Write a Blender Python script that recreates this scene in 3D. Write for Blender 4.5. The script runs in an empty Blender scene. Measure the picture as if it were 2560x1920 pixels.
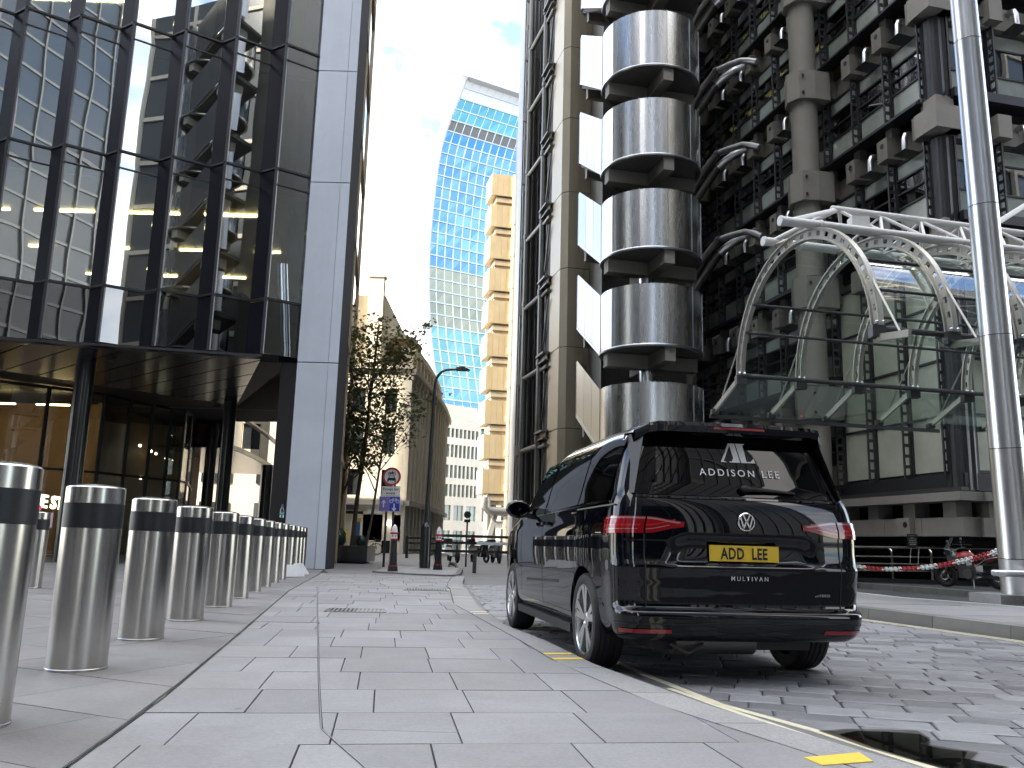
import bpy, math, random
from math import sin, cos, pi, radians, sqrt, atan2, hypot
from mathutils import Matrix, Vector
random.seed(7)
C = bpy.context.scene.collection
SC = bpy.context.scene

# ------------------------------------------------------------------ camera
F_PX, PITCH, ROLL, CAMH = 2153.0, .1843, .0271, .908
_r0 = Vector((1, 0, 0)); _u0 = Vector((0, -sin(PITCH), cos(PITCH)))
_F = Vector((0, cos(PITCH), sin(PITCH)))
_R = _r0*cos(ROLL) + _u0*sin(ROLL); _U = -_r0*sin(ROLL) + _u0*cos(ROLL)
cam = bpy.data.cameras.new('camera'); cam_o = bpy.data.objects.new('camera', cam); C.objects.link(cam_o)
cam.lens = F_PX/2560*36; cam.sensor_width = 36; cam.clip_end = 3000; cam.clip_start = .05
m = Matrix(((_R.x, _U.x, -_F.x, 0), (_R.y, _U.y, -_F.y, 0), (_R.z, _U.z, -_F.z, CAMH), (0, 0, 0, 1)))
cam_o.matrix_world = m
SC.camera = cam_o

# ------------------------------------------------------------------ light
SUN_AZ, SUN_EL = radians(-125), radians(38)       # azimuth from +Y towards +X
sd = Vector((sin(SUN_AZ)*cos(SUN_EL), cos(SUN_AZ)*cos(SUN_EL), sin(SUN_EL)))
W = bpy.data.worlds.new('World'); SC.world = W; W.use_nodes = True
nt = W.node_tree; nt.nodes.clear()
wo = nt.nodes.new('ShaderNodeOutputWorld'); bg = nt.nodes.new('ShaderNodeBackground')
sky = nt.nodes.new('ShaderNodeTexSky'); sky.sky_type = 'NISHITA'; sky.sun_disc = False
sky.sun_elevation = SUN_EL; sky.sun_rotation = SUN_AZ; sky.air_density = 1.0; sky.dust_density = .7; sky.ozone_density = 1.5
tc = nt.nodes.new('ShaderNodeTexCoord'); mp = nt.nodes.new('ShaderNodeMapping')
mp.inputs['Scale'].default_value = (1, 1, 1.7); mp.inputs['Location'].default_value = (2.4, 6.1, 4.0)
nz = nt.nodes.new('ShaderNodeTexNoise'); nz.inputs['Scale'].default_value = 2.1; nz.inputs['Detail'].default_value = 7
nz.inputs['Roughness'].default_value = .55; nz.inputs['Distortion'].default_value = .25
rp = nt.nodes.new('ShaderNodeValToRGB'); rp.color_ramp.elements[0].position = .40; rp.color_ramp.elements[1].position = .57
mx = nt.nodes.new('ShaderNodeMix'); mx.data_type = 'RGBA'
mx.inputs['B'].default_value = (7.4, 7.2, 6.95, 1)
nt.links.new(tc.outputs['Generated'], mp.inputs['Vector']); nt.links.new(mp.outputs[0], nz.inputs['Vector'])
nt.links.new(nz.outputs['Fac'], rp.inputs[0]); nt.links.new(rp.outputs[0], mx.inputs['Factor'])
nt.links.new(sky.outputs[0], mx.inputs['A']); nt.links.new(mx.outputs['Result'], bg.inputs[0])
bg.inputs[1].default_value = .12
nt.links.new(bg.outputs[0], wo.inputs[0])
sl = bpy.data.lights.new('sun', 'SUN'); sl.energy = 2.2; sl.angle = radians(.5); sl.color = (1, .9, .74)
so = bpy.data.objects.new('sun', sl); C.objects.link(so); so.rotation_euler = sd.to_track_quat('Z', 'Y').to_euler(); so.location = sd*200
SC.view_settings.view_transform = 'Standard'; SC.view_settings.look = 'None'; SC.view_settings.gamma = 1
SC.view_settings.use_curve_mapping = False
SC.view_settings.exposure = 2.62
SC.cycles.max_bounces = 6; SC.cycles.transparent_max_bounces = 10; SC.cycles.glossy_bounces = 4; SC.cycles.diffuse_bounces = 3
SC.cycles.caustics_reflective = False; SC.cycles.caustics_refractive = False; SC.cycles.use_denoising = True; SC.cycles.use_adaptive_sampling = True; SC.cycles.adaptive_threshold = .025

# ------------------------------------------------------------------ helpers
class MB:
    def __init__(s): s.v = []; s.f = []
    def add(s, vs, fs):
        n = len(s.v); s.v += [tuple(v) for v in vs]; s.f += [tuple(i+n for i in f) for f in fs]; return s
    def hexa(s, p): return s.add(p, [(0, 3, 2, 1), (4, 5, 6, 7), (0, 1, 5, 4), (1, 2, 6, 5), (2, 3, 7, 6), (3, 0, 4, 7)])
    def box(s, x0, x1, y0, y1, z0, z1, M=None):
        p = [(x0, y0, z0), (x1, y0, z0), (x1, y1, z0), (x0, y1, z0), (x0, y0, z1), (x1, y0, z1), (x1, y1, z1), (x0, y1, z1)]
        if M is not None: p = [tuple(M @ Vector(q)) for q in p]
        return s.hexa(p)
    def prism(s, poly, z0, z1):
        n = len(poly); vs = [(x, y, z0) for x, y in poly] + [(x, y, z1) for x, y in poly]
        return s.add(vs, [tuple(range(n-1, -1, -1)), tuple(range(n, 2*n))] + [(i, (i+1) % n, n+(i+1) % n, n+i) for i in range(n)])
    def slab(s, pts, nrm, t):            # thin solid from a planar polygon, thickness t along nrm
        n = len(pts); nrm = Vector(nrm).normalized()*t
        vs = [Vector(p) for p in pts] + [Vector(p)+nrm for p in pts]
        return s.add(vs, [tuple(range(n-1, -1, -1)), tuple(range(n, 2*n))] + [(i, (i+1) % n, n+(i+1) % n, n+i) for i in range(n)])
    def tube(s, pts, r, n=8, caps=True):
        P = [Vector(p) for p in pts]; k = len(P); R = r if isinstance(r, (list, tuple)) else [r]*k
        d = (P[1]-P[0]).normalized(); up = Vector((0, 0, 1)) if abs(d.z) < .9 else Vector((1, 0, 0))
        u = d.cross(up).normalized(); vs = []
        for i in range(k):
            t = (P[min(i+1, k-1)]-P[max(i-1, 0)]).normalized()
            u = (u - t*u.dot(t)).normalized(); w = t.cross(u)
            for j in range(n):
                a = 2*pi*j/n; vs.append(P[i]+(u*cos(a)+w*sin(a))*R[i])
        fs = [(i*n+j, i*n+(j+1) % n, (i+1)*n+(j+1) % n, (i+1)*n+j) for i in range(k-1) for j in range(n)]
        if caps: fs += [tuple(range(n-1, -1, -1)), tuple((k-1)*n+j for j in range(n))]
        return s.add(vs, fs)
    def bar(s, p, q, w, h, up=(0, 0, 1)):   # rectangular bar between two points
        p, q = Vector(p), Vector(q); t = (q-p).normalized(); u = t.cross(Vector(up)).normalized(); v = u.cross(t)
        a = [p-u*w/2-v*h/2, p+u*w/2-v*h/2, p+u*w/2+v*h/2, p-u*w/2+v*h/2]; d = q-p
        return s.add(a+[x+d for x in a], [(3, 2, 1, 0), (4, 5, 6, 7), (0, 1, 5, 4), (1, 2, 6, 5), (2, 3, 7, 6), (3, 0, 4, 7)])
    def lathe(s, prof, c=(0, 0, 0), n=24, M=None, cap=True):   # profile (r,z) about z; M maps to place
        vs = []; k = len(prof)
        for r, z in prof:
            for j in range(n):
                a = 2*pi*j/n; p = Vector((r*cos(a), r*sin(a), z)); p = M @ p if M is not None else p
                vs.append((p[0]+c[0], p[1]+c[1], p[2]+c[2]))
        fs = [(i*n+j, i*n+(j+1) % n, (i+1)*n+(j+1) % n, (i+1)*n+j) for i in range(k-1) for j in range(n)]
        if cap and prof[0][0] > 1e-5: fs.append(tuple(range(n-1, -1, -1)))
        if cap and prof[-1][0] > 1e-5: fs.append(tuple((k-1)*n+j for j in range(n)))
        return s.add(vs, fs)
    def grid(s, rows, close=False):
        n = len(rows[0]); vs = [p for r in rows for p in r]
        fs = []
        for i in range(len(rows)-1):
            for j in range(n if close else n-1):
                fs.append((i*n+j, i*n+(j+1) % n, (i+1)*n+(j+1) % n, (i+1)*n+j))
        return s.add(vs, fs)
    def ball(s, c, r, n=10, k=7, sc=(1, 1, 1)):
        rows = [[(c[0]+sc[0]*r*sin(pi*i/k)*cos(2*pi*j/n), c[1]+sc[1]*r*sin(pi*i/k)*sin(2*pi*j/n), c[2]+sc[2]*r*cos(pi*i/k)) for j in range(n)] for i in range(k+1)]
        return s.grid(rows[::-1], True)

def wm(o):
    m = Matrix.LocRotScale(o.location, o.rotation_euler, o.scale)
    return wm(o.parent) @ o.matrix_parent_inverse @ m if o.parent else m
def setpar(o, par):
    if par is not None: o.parent = par; o.matrix_parent_inverse = wm(par).inverted()
def obj(name, mb, mat, par=None, smooth=False, ang=.6):
    me = bpy.data.meshes.new(name); me.from_pydata(mb.v, [], mb.f); me.update()
    if smooth:
        me.polygons.foreach_set('use_smooth', [True]*len(me.polygons)); me.set_sharp_from_angle(angle=ang)
    if mat: me.materials.append(mat)
    o = bpy.data.objects.new(name, me); C.objects.link(o); setpar(o, par); return o
def inst(src, name, loc, rz=0, par=None, scale=None):      # copy sharing mesh data, src built about the origin
    o = bpy.data.objects.new(name, src if isinstance(src, bpy.types.Mesh) else src.data); C.objects.link(o)
    o.location = loc; o.rotation_euler = (0, 0, rz)
    if scale: o.scale = scale
    setpar(o, par); return o
def mesh_of(name, mb, mat, smooth=False, ang=.6):
    me = bpy.data.meshes.new(name); me.from_pydata(mb.v, [], mb.f); me.update()
    if smooth:
        me.polygons.foreach_set('use_smooth', [True]*len(me.polygons)); me.set_sharp_from_angle(angle=ang)
    me.materials.append(mat); return me
def tag(o, label=None, cat=None, group=None, kind=None):
    if label: o['label'] = label
    if cat: o['category'] = cat
    if group: o['group'] = group
    if kind: o['kind'] = kind
    return o
def thing(name, label, cat, loc=(0, 0, 0), rz=0, group=None):
    o = bpy.data.objects.new(name, None); C.objects.link(o); o.location = loc; o.rotation_euler = (0, 0, rz); o.empty_display_size = .3
    return tag(o, label, cat, group)
def struct(name, mb, mat, smooth=False):
    return tag(obj(name, mb, mat, None, smooth), kind='structure')
def copy_tree(o, par=None, loc=None, rz=None):
    c = o.copy(); C.objects.link(c); mi = o.matrix_parent_inverse.copy(); c.parent = par; c.matrix_parent_inverse = mi
    if loc is not None: c.location = loc
    if rz is not None: c.rotation_euler = (0, 0, rz)
    for ch in o.children: copy_tree(ch, c)
    return c
def text(name, s, size, mat, par, M, ext=.0, align='CENTER', bold=0, sp=1.0):
    cu = bpy.data.curves.new(name, 'FONT'); cu.body = s; cu.size = size; cu.align_x = align; cu.extrude = ext; cu.offset = bold
    cu.space_character = sp; cu.resolution_u = 3
    t = bpy.data.objects.new(name+'_tmp', cu); C.objects.link(t)
    dg = bpy.context.evaluated_depsgraph_get(); me = bpy.data.meshes.new_from_object(t.evaluated_get(dg))
    bpy.data.objects.remove(t); bpy.data.curves.remove(cu)
    me.transform(M); me.materials.clear(); me.materials.append(mat); me.name = name
    o = bpy.data.objects.new(name, me); C.objects.link(o); setpar(o, par); return o
def frame(o, x, y, z=None):          # matrix with given axes
    x = Vector(x).normalized(); y = Vector(y); y = (y-x*y.dot(x)).normalized(); z = x.cross(y)
    return Matrix(((x.x, y.x, z.x, o[0]), (x.y, y.y, z.y, o[1]), (x.z, y.z, z.z, o[2]), (0, 0, 0, 1)))

# viewing rays of the matched camera: used to read real positions off the photograph
def ray(x, y): return _F + _R*((x-1280)/F_PX) - _U*((y-960)/F_PX)
def at_y(x, y, Y): d = ray(x, y); return Vector((0, 0, CAMH)) + d*(Y/d.y)
AZ = -.2335; AX = Vector((sin(AZ), cos(AZ), 0)); BX = Vector((cos(AZ), -sin(AZ), 0))   # along / across the right-hand building
def at_b(x, y, B): d = ray(x, y); return Vector((0, 0, CAMH)) + d*(B/d.dot(BX))
def LB(s, b, z=0): p = AX*s + BX*b; return Vector((p.x, p.y, z))

# ------------------------------------------------------------------ materials
def mat(name, col, rough=.5, metal=0., noise=0., nscale=6., bump=0., bscale=40., rand=0., coat=0., spec=.5, stretch=(1, 1, 1), rvar=0., emit=None, estr=0., speck=0., sscale=150., world=False, stain=0., gum=0.):
    m = bpy.data.materials.new(name); m.use_nodes = True; nt = m.node_tree; N = nt.nodes; L = nt.links
    p = N['Principled BSDF']; p.inputs['Base Color'].default_value = (*col, 1); p.inputs['Roughness'].default_value = rough
    p.inputs['Metallic'].default_value = metal; p.inputs['Specular IOR Level'].default_value = spec
    if coat: p.inputs['Coat Weight'].default_value = coat; p.inputs['Coat Roughness'].default_value = .015
    if emit: p.inputs['Emission Color'].default_value = (*emit, 1); p.inputs['Emission Strength'].default_value = estr
    if noise or bump or rand or rvar or speck or stain or gum:
        t = N.new('ShaderNodeTexCoord'); oi = N.new('ShaderNodeObjectInfo'); ad = N.new('ShaderNodeVectorMath'); ad.operation = 'ADD'
        geo = N.new('ShaderNodeNewGeometry') if world else None
        sc = N.new('ShaderNodeVectorMath'); sc.operation = 'SCALE'; sc.inputs[0].default_value = (31, 17, 23)
        L.new(oi.outputs['Random'], sc.inputs['Scale'])
        if world: L.new(geo.outputs['Position'], ad.inputs[0])
        else: L.new(t.outputs['Object'], ad.inputs[0]); L.new(sc.outputs[0], ad.inputs[1])
        mpn = N.new('ShaderNodeMapping'); mpn.inputs['Scale'].default_value = stretch; L.new(ad.outputs[0], mpn.inputs[0])
        vec = mpn.outputs[0]
        val = None
        def mathn(op, a, b):
            n = N.new('ShaderNodeMath'); n.operation = op
            for i, q in enumerate((a, b)):
                if isinstance(q, (int, float)): n.inputs[i].default_value = q
                else: L.new(q, n.inputs[i])
            return n.outputs[0]
        nz = N.new('ShaderNodeTexNoise'); nz.inputs['Scale'].default_value = nscale; nz.inputs['Detail'].default_value = 6; nz.inputs['Roughness'].default_value = .62; L.new(vec, nz.inputs['Vector'])
        val = mathn('MULTIPLY_ADD', nz.outputs['Fac'], 2*noise); N[-1].inputs[2].default_value = 1-noise
        if rand:
            rr = mathn('MULTIPLY_ADD', oi.outputs['Random'], 2*rand); N[-1].inputs[2].default_value = 1-rand
            val = mathn('MULTIPLY', val, rr)
        if speck:
            n2 = N.new('ShaderNodeTexNoise'); n2.inputs['Scale'].default_value = sscale; n2.inputs['Detail'].default_value = 3; n2.inputs['Roughness'].default_value = .8; L.new(vec, n2.inputs['Vector'])
            s2 = mathn('MULTIPLY_ADD', n2.outputs['Fac'], 2*speck); N[-1].inputs[2].default_value = 1-speck
            val = mathn('MULTIPLY', val, s2)
        if stain or gum:
            gp = N.new('ShaderNodeNewGeometry')
            n4 = N.new('ShaderNodeTexNoise'); n4.inputs['Scale'].default_value = .55; n4.inputs['Detail'].default_value = 8; n4.inputs['Roughness'].default_value = .7; n4.inputs['Distortion'].default_value = .6; L.new(gp.outputs['Position'], n4.inputs['Vector'])
            rm = N.new('ShaderNodeMapRange'); rm.inputs[1].default_value = .3; rm.inputs[2].default_value = .68; rm.inputs[3].default_value = 1-stain; rm.inputs[4].default_value = 1+stain*.35; L.new(n4.outputs['Fac'], rm.inputs[0])
            val = mathn('MULTIPLY', val, rm.outputs[0])
            if gum:
                for sc_, rad, lv in ((2.3, .055, 1.4), (3.1, .06, .62)):
                    vo_ = N.new('ShaderNodeTexVoronoi'); vo_.inputs['Scale'].default_value = sc_; L.new(gp.outputs['Position'], vo_.inputs['Vector'])
                    cmp = mathn('LESS_THAN', vo_.outputs['Distance'], rad); sepc = N.new('ShaderNodeSeparateColor'); L.new(vo_.outputs['Color'], sepc.inputs[0]); pick = mathn('LESS_THAN', sepc.outputs[0], gum)
                    msk = mathn('MULTIPLY', cmp, pick); fac = mathn('MULTIPLY_ADD', msk, lv-1); N[-1].inputs[2].default_value = 1
                    val = mathn('MULTIPLY', val, fac)
        hs = N.new('ShaderNodeVectorMath'); hs.operation = 'SCALE'; hs.inputs[0].default_value = col; L.new(val, hs.inputs['Scale'])
        L.new(hs.outputs[0], p.inputs['Base Color'])
        if rvar:
            rv = mathn('MULTIPLY_ADD', nz.outputs['Fac'], 2*rvar); N[-1].inputs[2].default_value = rough-rvar
            L.new(rv, p.inputs['Roughness'])
        if bump:
            n3 = N.new('ShaderNodeTexNoise'); n3.inputs['Scale'].default_value = bscale; n3.inputs['Detail'].default_value = 4; L.new(vec, n3.inputs['Vector'])
            b = N.new('ShaderNodeBump'); b.inputs['Strength'].default_value = bump; b.inputs['Distance'].default_value = .02
            L.new(n3.outputs['Fac'], b.inputs['Height']); L.new(b.outputs[0], p.inputs['Normal'])
    return m
def glass(name, tint, refl=.12, fres=.6, rough=.0, wob=0., wscale=.5, gcol=(1, 1, 1), wst=(1, 1, 1)):
    m = bpy.data.materials.new(name); m.use_nodes = True; nt = m.node_tree; N = nt.nodes; L = nt.links; N.clear()
    o = N.new('ShaderNodeOutputMaterial'); mxs = N.new('ShaderNodeMixShader'); tr = N.new('ShaderNodeBsdfTransparent'); gl = N.new('ShaderNodeBsdfGlossy')
    tr.inputs[0].default_value = (*tint, 1); gl.inputs['Color'].default_value = (*gcol, 1); gl.inputs['Roughness'].default_value = rough
    lw = N.new('ShaderNodeLayerWeight'); lw.inputs['Blend'].default_value = .25
    ma = N.new('ShaderNodeMath'); ma.operation = 'MULTIPLY_ADD'; ma.use_clamp = True; ma.inputs[1].default_value = fres; ma.inputs[2].default_value = refl
    L.new(lw.outputs['Fresnel'], ma.inputs[0]); L.new(ma.outputs[0], mxs.inputs[0]); L.new(tr.outputs[0], mxs.inputs[1]); L.new(gl.outputs[0], mxs.inputs[2]); L.new(mxs.outputs[0], o.inputs[0])
    if wob:
        t = N.new('ShaderNodeTexCoord'); oi = N.new('ShaderNodeObjectInfo'); sc = N.new('ShaderNodeVectorMath'); sc.operation = 'SCALE'; sc.inputs[0].default_value = (31, 17, 23)
        ad = N.new('ShaderNodeVectorMath'); ad.operation = 'ADD'; mpn = N.new('ShaderNodeMapping'); mpn.inputs['Scale'].default_value = wst
        L.new(oi.outputs['Random'], sc.inputs['Scale']); L.new(t.outputs['Object'], ad.inputs[0]); L.new(sc.outputs[0], ad.inputs[1]); L.new(ad.outputs[0], mpn.inputs[0])
        n3 = N.new('ShaderNodeTexNoise'); n3.inputs['Scale'].default_value = wscale; n3.inputs['Detail'].default_value = 1; L.new(mpn.outputs[0], n3.inputs['Vector'])
        b = N.new('ShaderNodeBump'); b.inputs['Strength'].default_value = wob; b.inputs['Distance'].default_value = .1
        L.new(n3.outputs['Fac'], b.inputs['Height']); L.new(b.outputs[0], gl.inputs['Normal'])
    return m
M = {}
M['paving'] = mat('paving_granite', (.245, .246, .25), .6, noise=.13, nscale=3, bump=.14, bscale=90, rand=.11, speck=.3, sscale=48, stain=.22, gum=.3)
M['paving_warm'] = mat('paving_plaza', (.205, .2, .2), .55, noise=.24, nscale=2.2, bump=.14, bscale=70, rand=.12, speck=.26, sscale=40, stain=.25, gum=.25)
M['kerb'] = mat('kerb_granite', (.27, .27, .27), .7, stain=.15, noise=.12, nscale=3, bump=.25, bscale=120, rand=.05, speck=.6, sscale=58)
M['kerb_dark'] = mat('kerb_granite_dark', (.16, .155, .145), .7, noise=.25, nscale=3, bump=.2, bscale=80, rand=.12, speck=.25, sscale=120)
M['joint'] = mat('joint_mortar', (.06, .06, .063), .9, noise=.3, nscale=8)
M['sett'] = mat('road_sett', (.195, .2, .212), .52, noise=.3, nscale=3.5, bump=.3, bscale=28, rand=.34, speck=.22, sscale=90, rvar=.16, stain=.3)
M['gutter'] = mat('gutter_stone', (.16, .16, .16), .55, noise=.3, nscale=2.5, bump=.15, bscale=60, speck=.15)
M['ground'] = mat('ground_paving', (.17, .168, .165), .7, noise=.25, nscale=.6, bump=.2, bscale=9, speck=.15, sscale=14)
M['asphalt'] = mat('asphalt', (.075, .077, .082), .8, noise=.25, nscale=3, bump=.3, bscale=120, speck=.3, sscale=160)
M['yellow'] = mat('yellow_paint', (.70, .50, .06), .6, noise=.2, nscale=14, speck=.2, sscale=60)
M['cream_line'] = mat('worn_yellow_paint', (.6, .56, .42), .6, noise=.25, nscale=12, speck=.2, sscale=60)
M['steel'] = mat('brushed_steel', (.46, .45, .43), .23, 1, noise=.05, nscale=5, rvar=.025, stretch=(.4, .4, 14))
M['steel_dark'] = mat('steel_trim', (.33, .33, .33), .35, 1)
M['chrome'] = mat('chrome', (.75, .76, .78), .08, 1)
M['pole'] = mat('pole_steel', (.64, .65, .665), .3, 1, noise=.14, nscale=2, rvar=.07, stretch=(3, 3, .3))
M['inox'] = mat('drum_stainless', (.56, .57, .58), .27, 1, noise=.1, nscale=1.6, rvar=.05, stretch=(2, 2, .15), bump=.012, bscale=1.2)
M['inox_w'] = mat('wing_stainless', (.36, .36, .355), .3, 1, noise=.14, nscale=1.2, rvar=.06, rand=.1, stretch=(2, 2, .2))
M['inox_rim'] = mat('rim_stainless', (.4, .41, .42), .32, 1)
M['rubber_black'] = mat('black_band', (.008, .009, .012), .45, noise=.2, nscale=30)
M['black'] = mat('black_paint', (.008, .009, .012), .28, coat=.3)
M['blackmatte'] = mat('black_matte', (.012, .012, .014), .6)
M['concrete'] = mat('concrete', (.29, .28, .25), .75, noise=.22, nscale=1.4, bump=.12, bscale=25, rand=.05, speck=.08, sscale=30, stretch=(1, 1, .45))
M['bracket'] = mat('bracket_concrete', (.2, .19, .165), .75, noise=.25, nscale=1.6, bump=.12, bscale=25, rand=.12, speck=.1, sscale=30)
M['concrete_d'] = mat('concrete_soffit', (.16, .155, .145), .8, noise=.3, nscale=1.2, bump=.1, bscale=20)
M['shaft'] = mat('shaft_cladding', (.37, .325, .245), .45, .5, noise=.2, nscale=.9, bump=.05, bscale=3, stretch=(1.5, 1.5, .25), rvar=.1)
M['duct'] = mat('duct_metal', (.13, .128, .118), .42, .75, noise=.3, nscale=1.4, rvar=.12, stretch=(1, 1, .4))
M['duct_l'] = mat('duct_metal_light', (.26, .25, .23), .4, .8, noise=.25, nscale=1.4, rvar=.1)
M['pod'] = mat('pod_cladding', (.62, .49, .3), .36, .6, noise=.12, nscale=1.0, rvar=.08, rand=.05, bump=.02, bscale=1.5)  # gold base colour carries the warm light on the steel pods
M['podtrim'] = mat('pod_trim', (.54, .44, .3), .42, .5, noise=.15, nscale=2)  # warm tint likewise carries golden light, here and on the side mullions
M['frame'] = mat('dark_frame', (.03, .032, .037), .4, .3, noise=.15, nscale=3)
M['frame_g'] = mat('grey_frame', (.075, .077, .082), .42, .5, noise=.2, nscale=3)
M['panel_navy'] = mat('pleat_panel', (.009, .010, .018), .38, 0., noise=.15, nscale=1.2, spec=.12)
M['panel_edge'] = mat('pleat_edge', (.035, .036, .042), .4, .1)
M['pier'] = mat('pier_panel', (.70, .76, .86), .36, .15, noise=.08, nscale=.9, rand=.05, bump=.015, bscale=1, stretch=(3, 3, .25), stain=.08)
M['pier_joint'] = mat('pier_joint', (.02, .02, .025), .6)
M['glassA'] = glass('pleat_glass', (.5, .6, .6), .34, .95, wob=.045, wscale=.55, wst=(1, 1, .55))
M['glassA2'] = glass('spandrel_glass', (.2, .25, .26), .34, .95, wob=.045, wscale=.55)
M['glassD'] = glass('dark_glass', (.16, .2, .2), .14, .8, wob=.03, wscale=.6)
M['glassG'] = glass('shop_glass', (.62, .66, .66), .1, .7, wob=.03, wscale=.5)
M['glassC'] = glass('canopy_glass', (.86, .93, .9), .015, .3)
M['glassW'] = glass('window_glass', (.35, .4, .4), .14, .8, wob=.02, wscale=.8)
M['frost'] = mat('frosted_panel', (.33, .37, .335), .18, noise=.3, nscale=1.6, spec=.7, rand=.14, bump=.02, bscale=5)
M['frost2'] = mat('frosted_panel_tall', (.46, .49, .4), .22, noise=.3, nscale=1.0, spec=.7, rand=.12, bump=.03, bscale=2)
M['slab'] = mat('floor_slab', (.2, .2, .2), .7)
M['ceil'] = mat('bronze_ceiling', (.5, .31, .13), .4, .2)
M['wall_in'] = mat('interior_wall', (.20, .17, .14), .8, noise=.2, nscale=1)
M['wood_in'] = mat('timber_lining', (.42, .25, .12), .5, noise=.35, nscale=4, stretch=(1, 1, .2))
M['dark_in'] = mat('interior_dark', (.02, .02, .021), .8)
M['lamp'] = mat('lamp_strip', (1, .9, .7), .5, emit=(1, .72, .33), estr=7)
M['lamp_y'] = mat('lamp_globe', (1, .8, .4), .4, emit=(1, .78, .22), estr=.7)
M['lamp_w'] = mat('lamp_spot', (1, .9, .7), .5, emit=(1, .85, .6), estr=3)
M['soffit'] = mat('soffit_board', (.035, .034, .038), .23, .2, noise=.12, nscale=2, spec=.5, rand=.06)
M['stone'] = mat('portland_stone', (.74, .67, .53), .8, noise=.2, nscale=.8, bump=.15, bscale=12, rand=.05, speck=.1, sscale=6)
M['stone_g'] = mat('grey_stone', (.58, .54, .46), .75, noise=.2, nscale=.8, bump=.12, bscale=12, rand=.05)
M['stone_y'] = mat('yellow_stone', (.56, .45, .27), .8, noise=.15, nscale=.5, rand=.05)
M['brick'] = mat('brown_brick', (.30, .17, .07), .85, noise=.35, nscale=1.5, bump=.2, bscale=9, speck=.3, sscale=5)
M['white'] = mat('white_paint', (.78, .78, .76), .45, noise=.08, nscale=6)
M['white_dirty'] = mat('white_cone', (.6, .6, .6), .5, noise=.15, nscale=6)
M['red'] = mat('red_paint', (.42, .015, .02), .35, coat=.3)
M['lamp_red'] = mat('red_lamp', (.3, .004, .009), .12, coat=1.0, spec=.4)
M['lamp_red2'] = mat('red_lamp_bright', (.5, .02, .02), .12, coat=1.0, emit=(1, .05, .04), estr=.0)
M['lens_white'] = mat('lamp_strip_white', (.34, .2, .2), .15, coat=1.0, spec=.8)
M['blue'] = mat('sign_blue', (.02, .05, .50), .35, coat=.2)
M['bluep'] = mat('sign_violet', (.20, .16, .52), .35, coat=.2)
M['bark'] = mat('bark', (.10, .085, .065), .85, noise=.35, nscale=9, bump=.4, bscale=30)
M['bark_b'] = mat('bark_brown', (.17, .09, .05), .85, noise=.35, nscale=9, bump=.4, bscale=30)
def leafmat(name, c1, c2):
    m = mat(name, c1, .5, rand=0); nt = m.node_tree; N = nt.nodes; L = nt.links; p = N['Principled BSDF']
    g = N.new('ShaderNodeNewGeometry'); mx = N.new('ShaderNodeMix'); mx.data_type = 'RGBA'; mx.inputs['A'].default_value = (*c1, 1); mx.inputs['B'].default_value = (*c2, 1)
    L.new(g.outputs['Random Per Island'], mx.inputs['Factor']); L.new(mx.outputs['Result'], p.inputs['Base Color'])
    tl = N.new('ShaderNodeBsdfTranslucent'); L.new(mx.outputs['Result'], tl.inputs[0]); a = N.new('ShaderNodeMixShader'); a.inputs[0].default_value = .3
    L.new(p.outputs[0], a.inputs[1]); L.new(tl.outputs[0], a.inputs[2]); L.new(a.outputs[0], N['Material Output'].inputs[0]); return m
M['leaf'] = leafmat('leaf', (.05, .085, .02), (.16, .17, .045))
M['bag'] = mat('green_bag', (.02, .05, .035), .35, noise=.3, nscale=10, bump=.5, bscale=9)
M['water'] = glass('puddle_water', (.24, .25, .24), .02, .3)
M['stain'] = glass('damp_stone', (.45, .43, .40), .03, .3, rough=.3)

# ------------------------------------------------------------------ ground, road, pavements
def xat(pl, y):
    for (x0, y0), (x1, y1) in zip(pl, pl[1:]):
        if y <= y1: return x0+(x1-x0)*(y-y0)/(y1-y0)
    return pl[-1][0]+(pl[-1][0]-pl[-2][0])*(y-pl[-1][1])/(pl[-1][1]-pl[-2][1])
def clip(poly, p, n):
    out = []
    for i, a in enumerate(poly):
        b = poly[(i+1) % len(poly)]; da = (a[0]-p[0])*n[0]+(a[1]-p[1])*n[1]; db = (b[0]-p[0])*n[0]+(b[1]-p[1])*n[1]
        if da >= 0: out.append(a)
        if da*db < 0: t = da/(da-db); out.append((a[0]+(b[0]-a[0])*t, a[1]+(b[1]-a[1])*t))
    return out
def area(p): return abs(sum(a[0]*b[1]-b[0]*a[1] for a, b in zip(p, p[1:]+p[:1])))/2
def clip_lr(poly, left, right, off=.004):
    cy = sum(p[1] for p in poly)/len(poly); ys = [p[1] for p in poly]; y0, y1 = min(ys)-.01, max(ys)+.01
    for pl, sg in ((left, 1), (right, -1)):
        if pl is None: continue
        ax, bx = xat(pl, y0), xat(pl, y1); d = Vector((bx-ax, y1-y0)).normalized(); n = (d.y*sg, -d.x*sg)
        poly = clip(poly, (ax+n[0]*off, y0+n[1]*off), n)
        if len(poly) < 3: return []
    return poly
def infrm(x, y, z=0, mg=60):
    d = Vector((x, y, z-CAMH)); w = d.dot(_F)
    if w < .3: return False
    px = 1280+F_PX*d.dot(_R)/w; py = 960-F_PX*d.dot(_U)/w
    return -mg < px < 2560+mg and -mg < py < 1920+mg
KI = [(2.6, .6), (1.75, 2.64), (1.27, 3.73), (.81, 4.78), (.39, 6.25), (.13, 7.72), (-.34, 10.1), (-.70, 11.96), (-1.03, 16.1), (-1.1, 16.5)]
KO = [(2.95, .6), (2.05, 2.7), (1.48, 3.86), (1.1, 4.75), (.63, 6.3), (.34, 7.77), (-.06, 9.3), (-.40, 12.0), (-.74, 16.2), (-.8, 16.5)]
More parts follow.
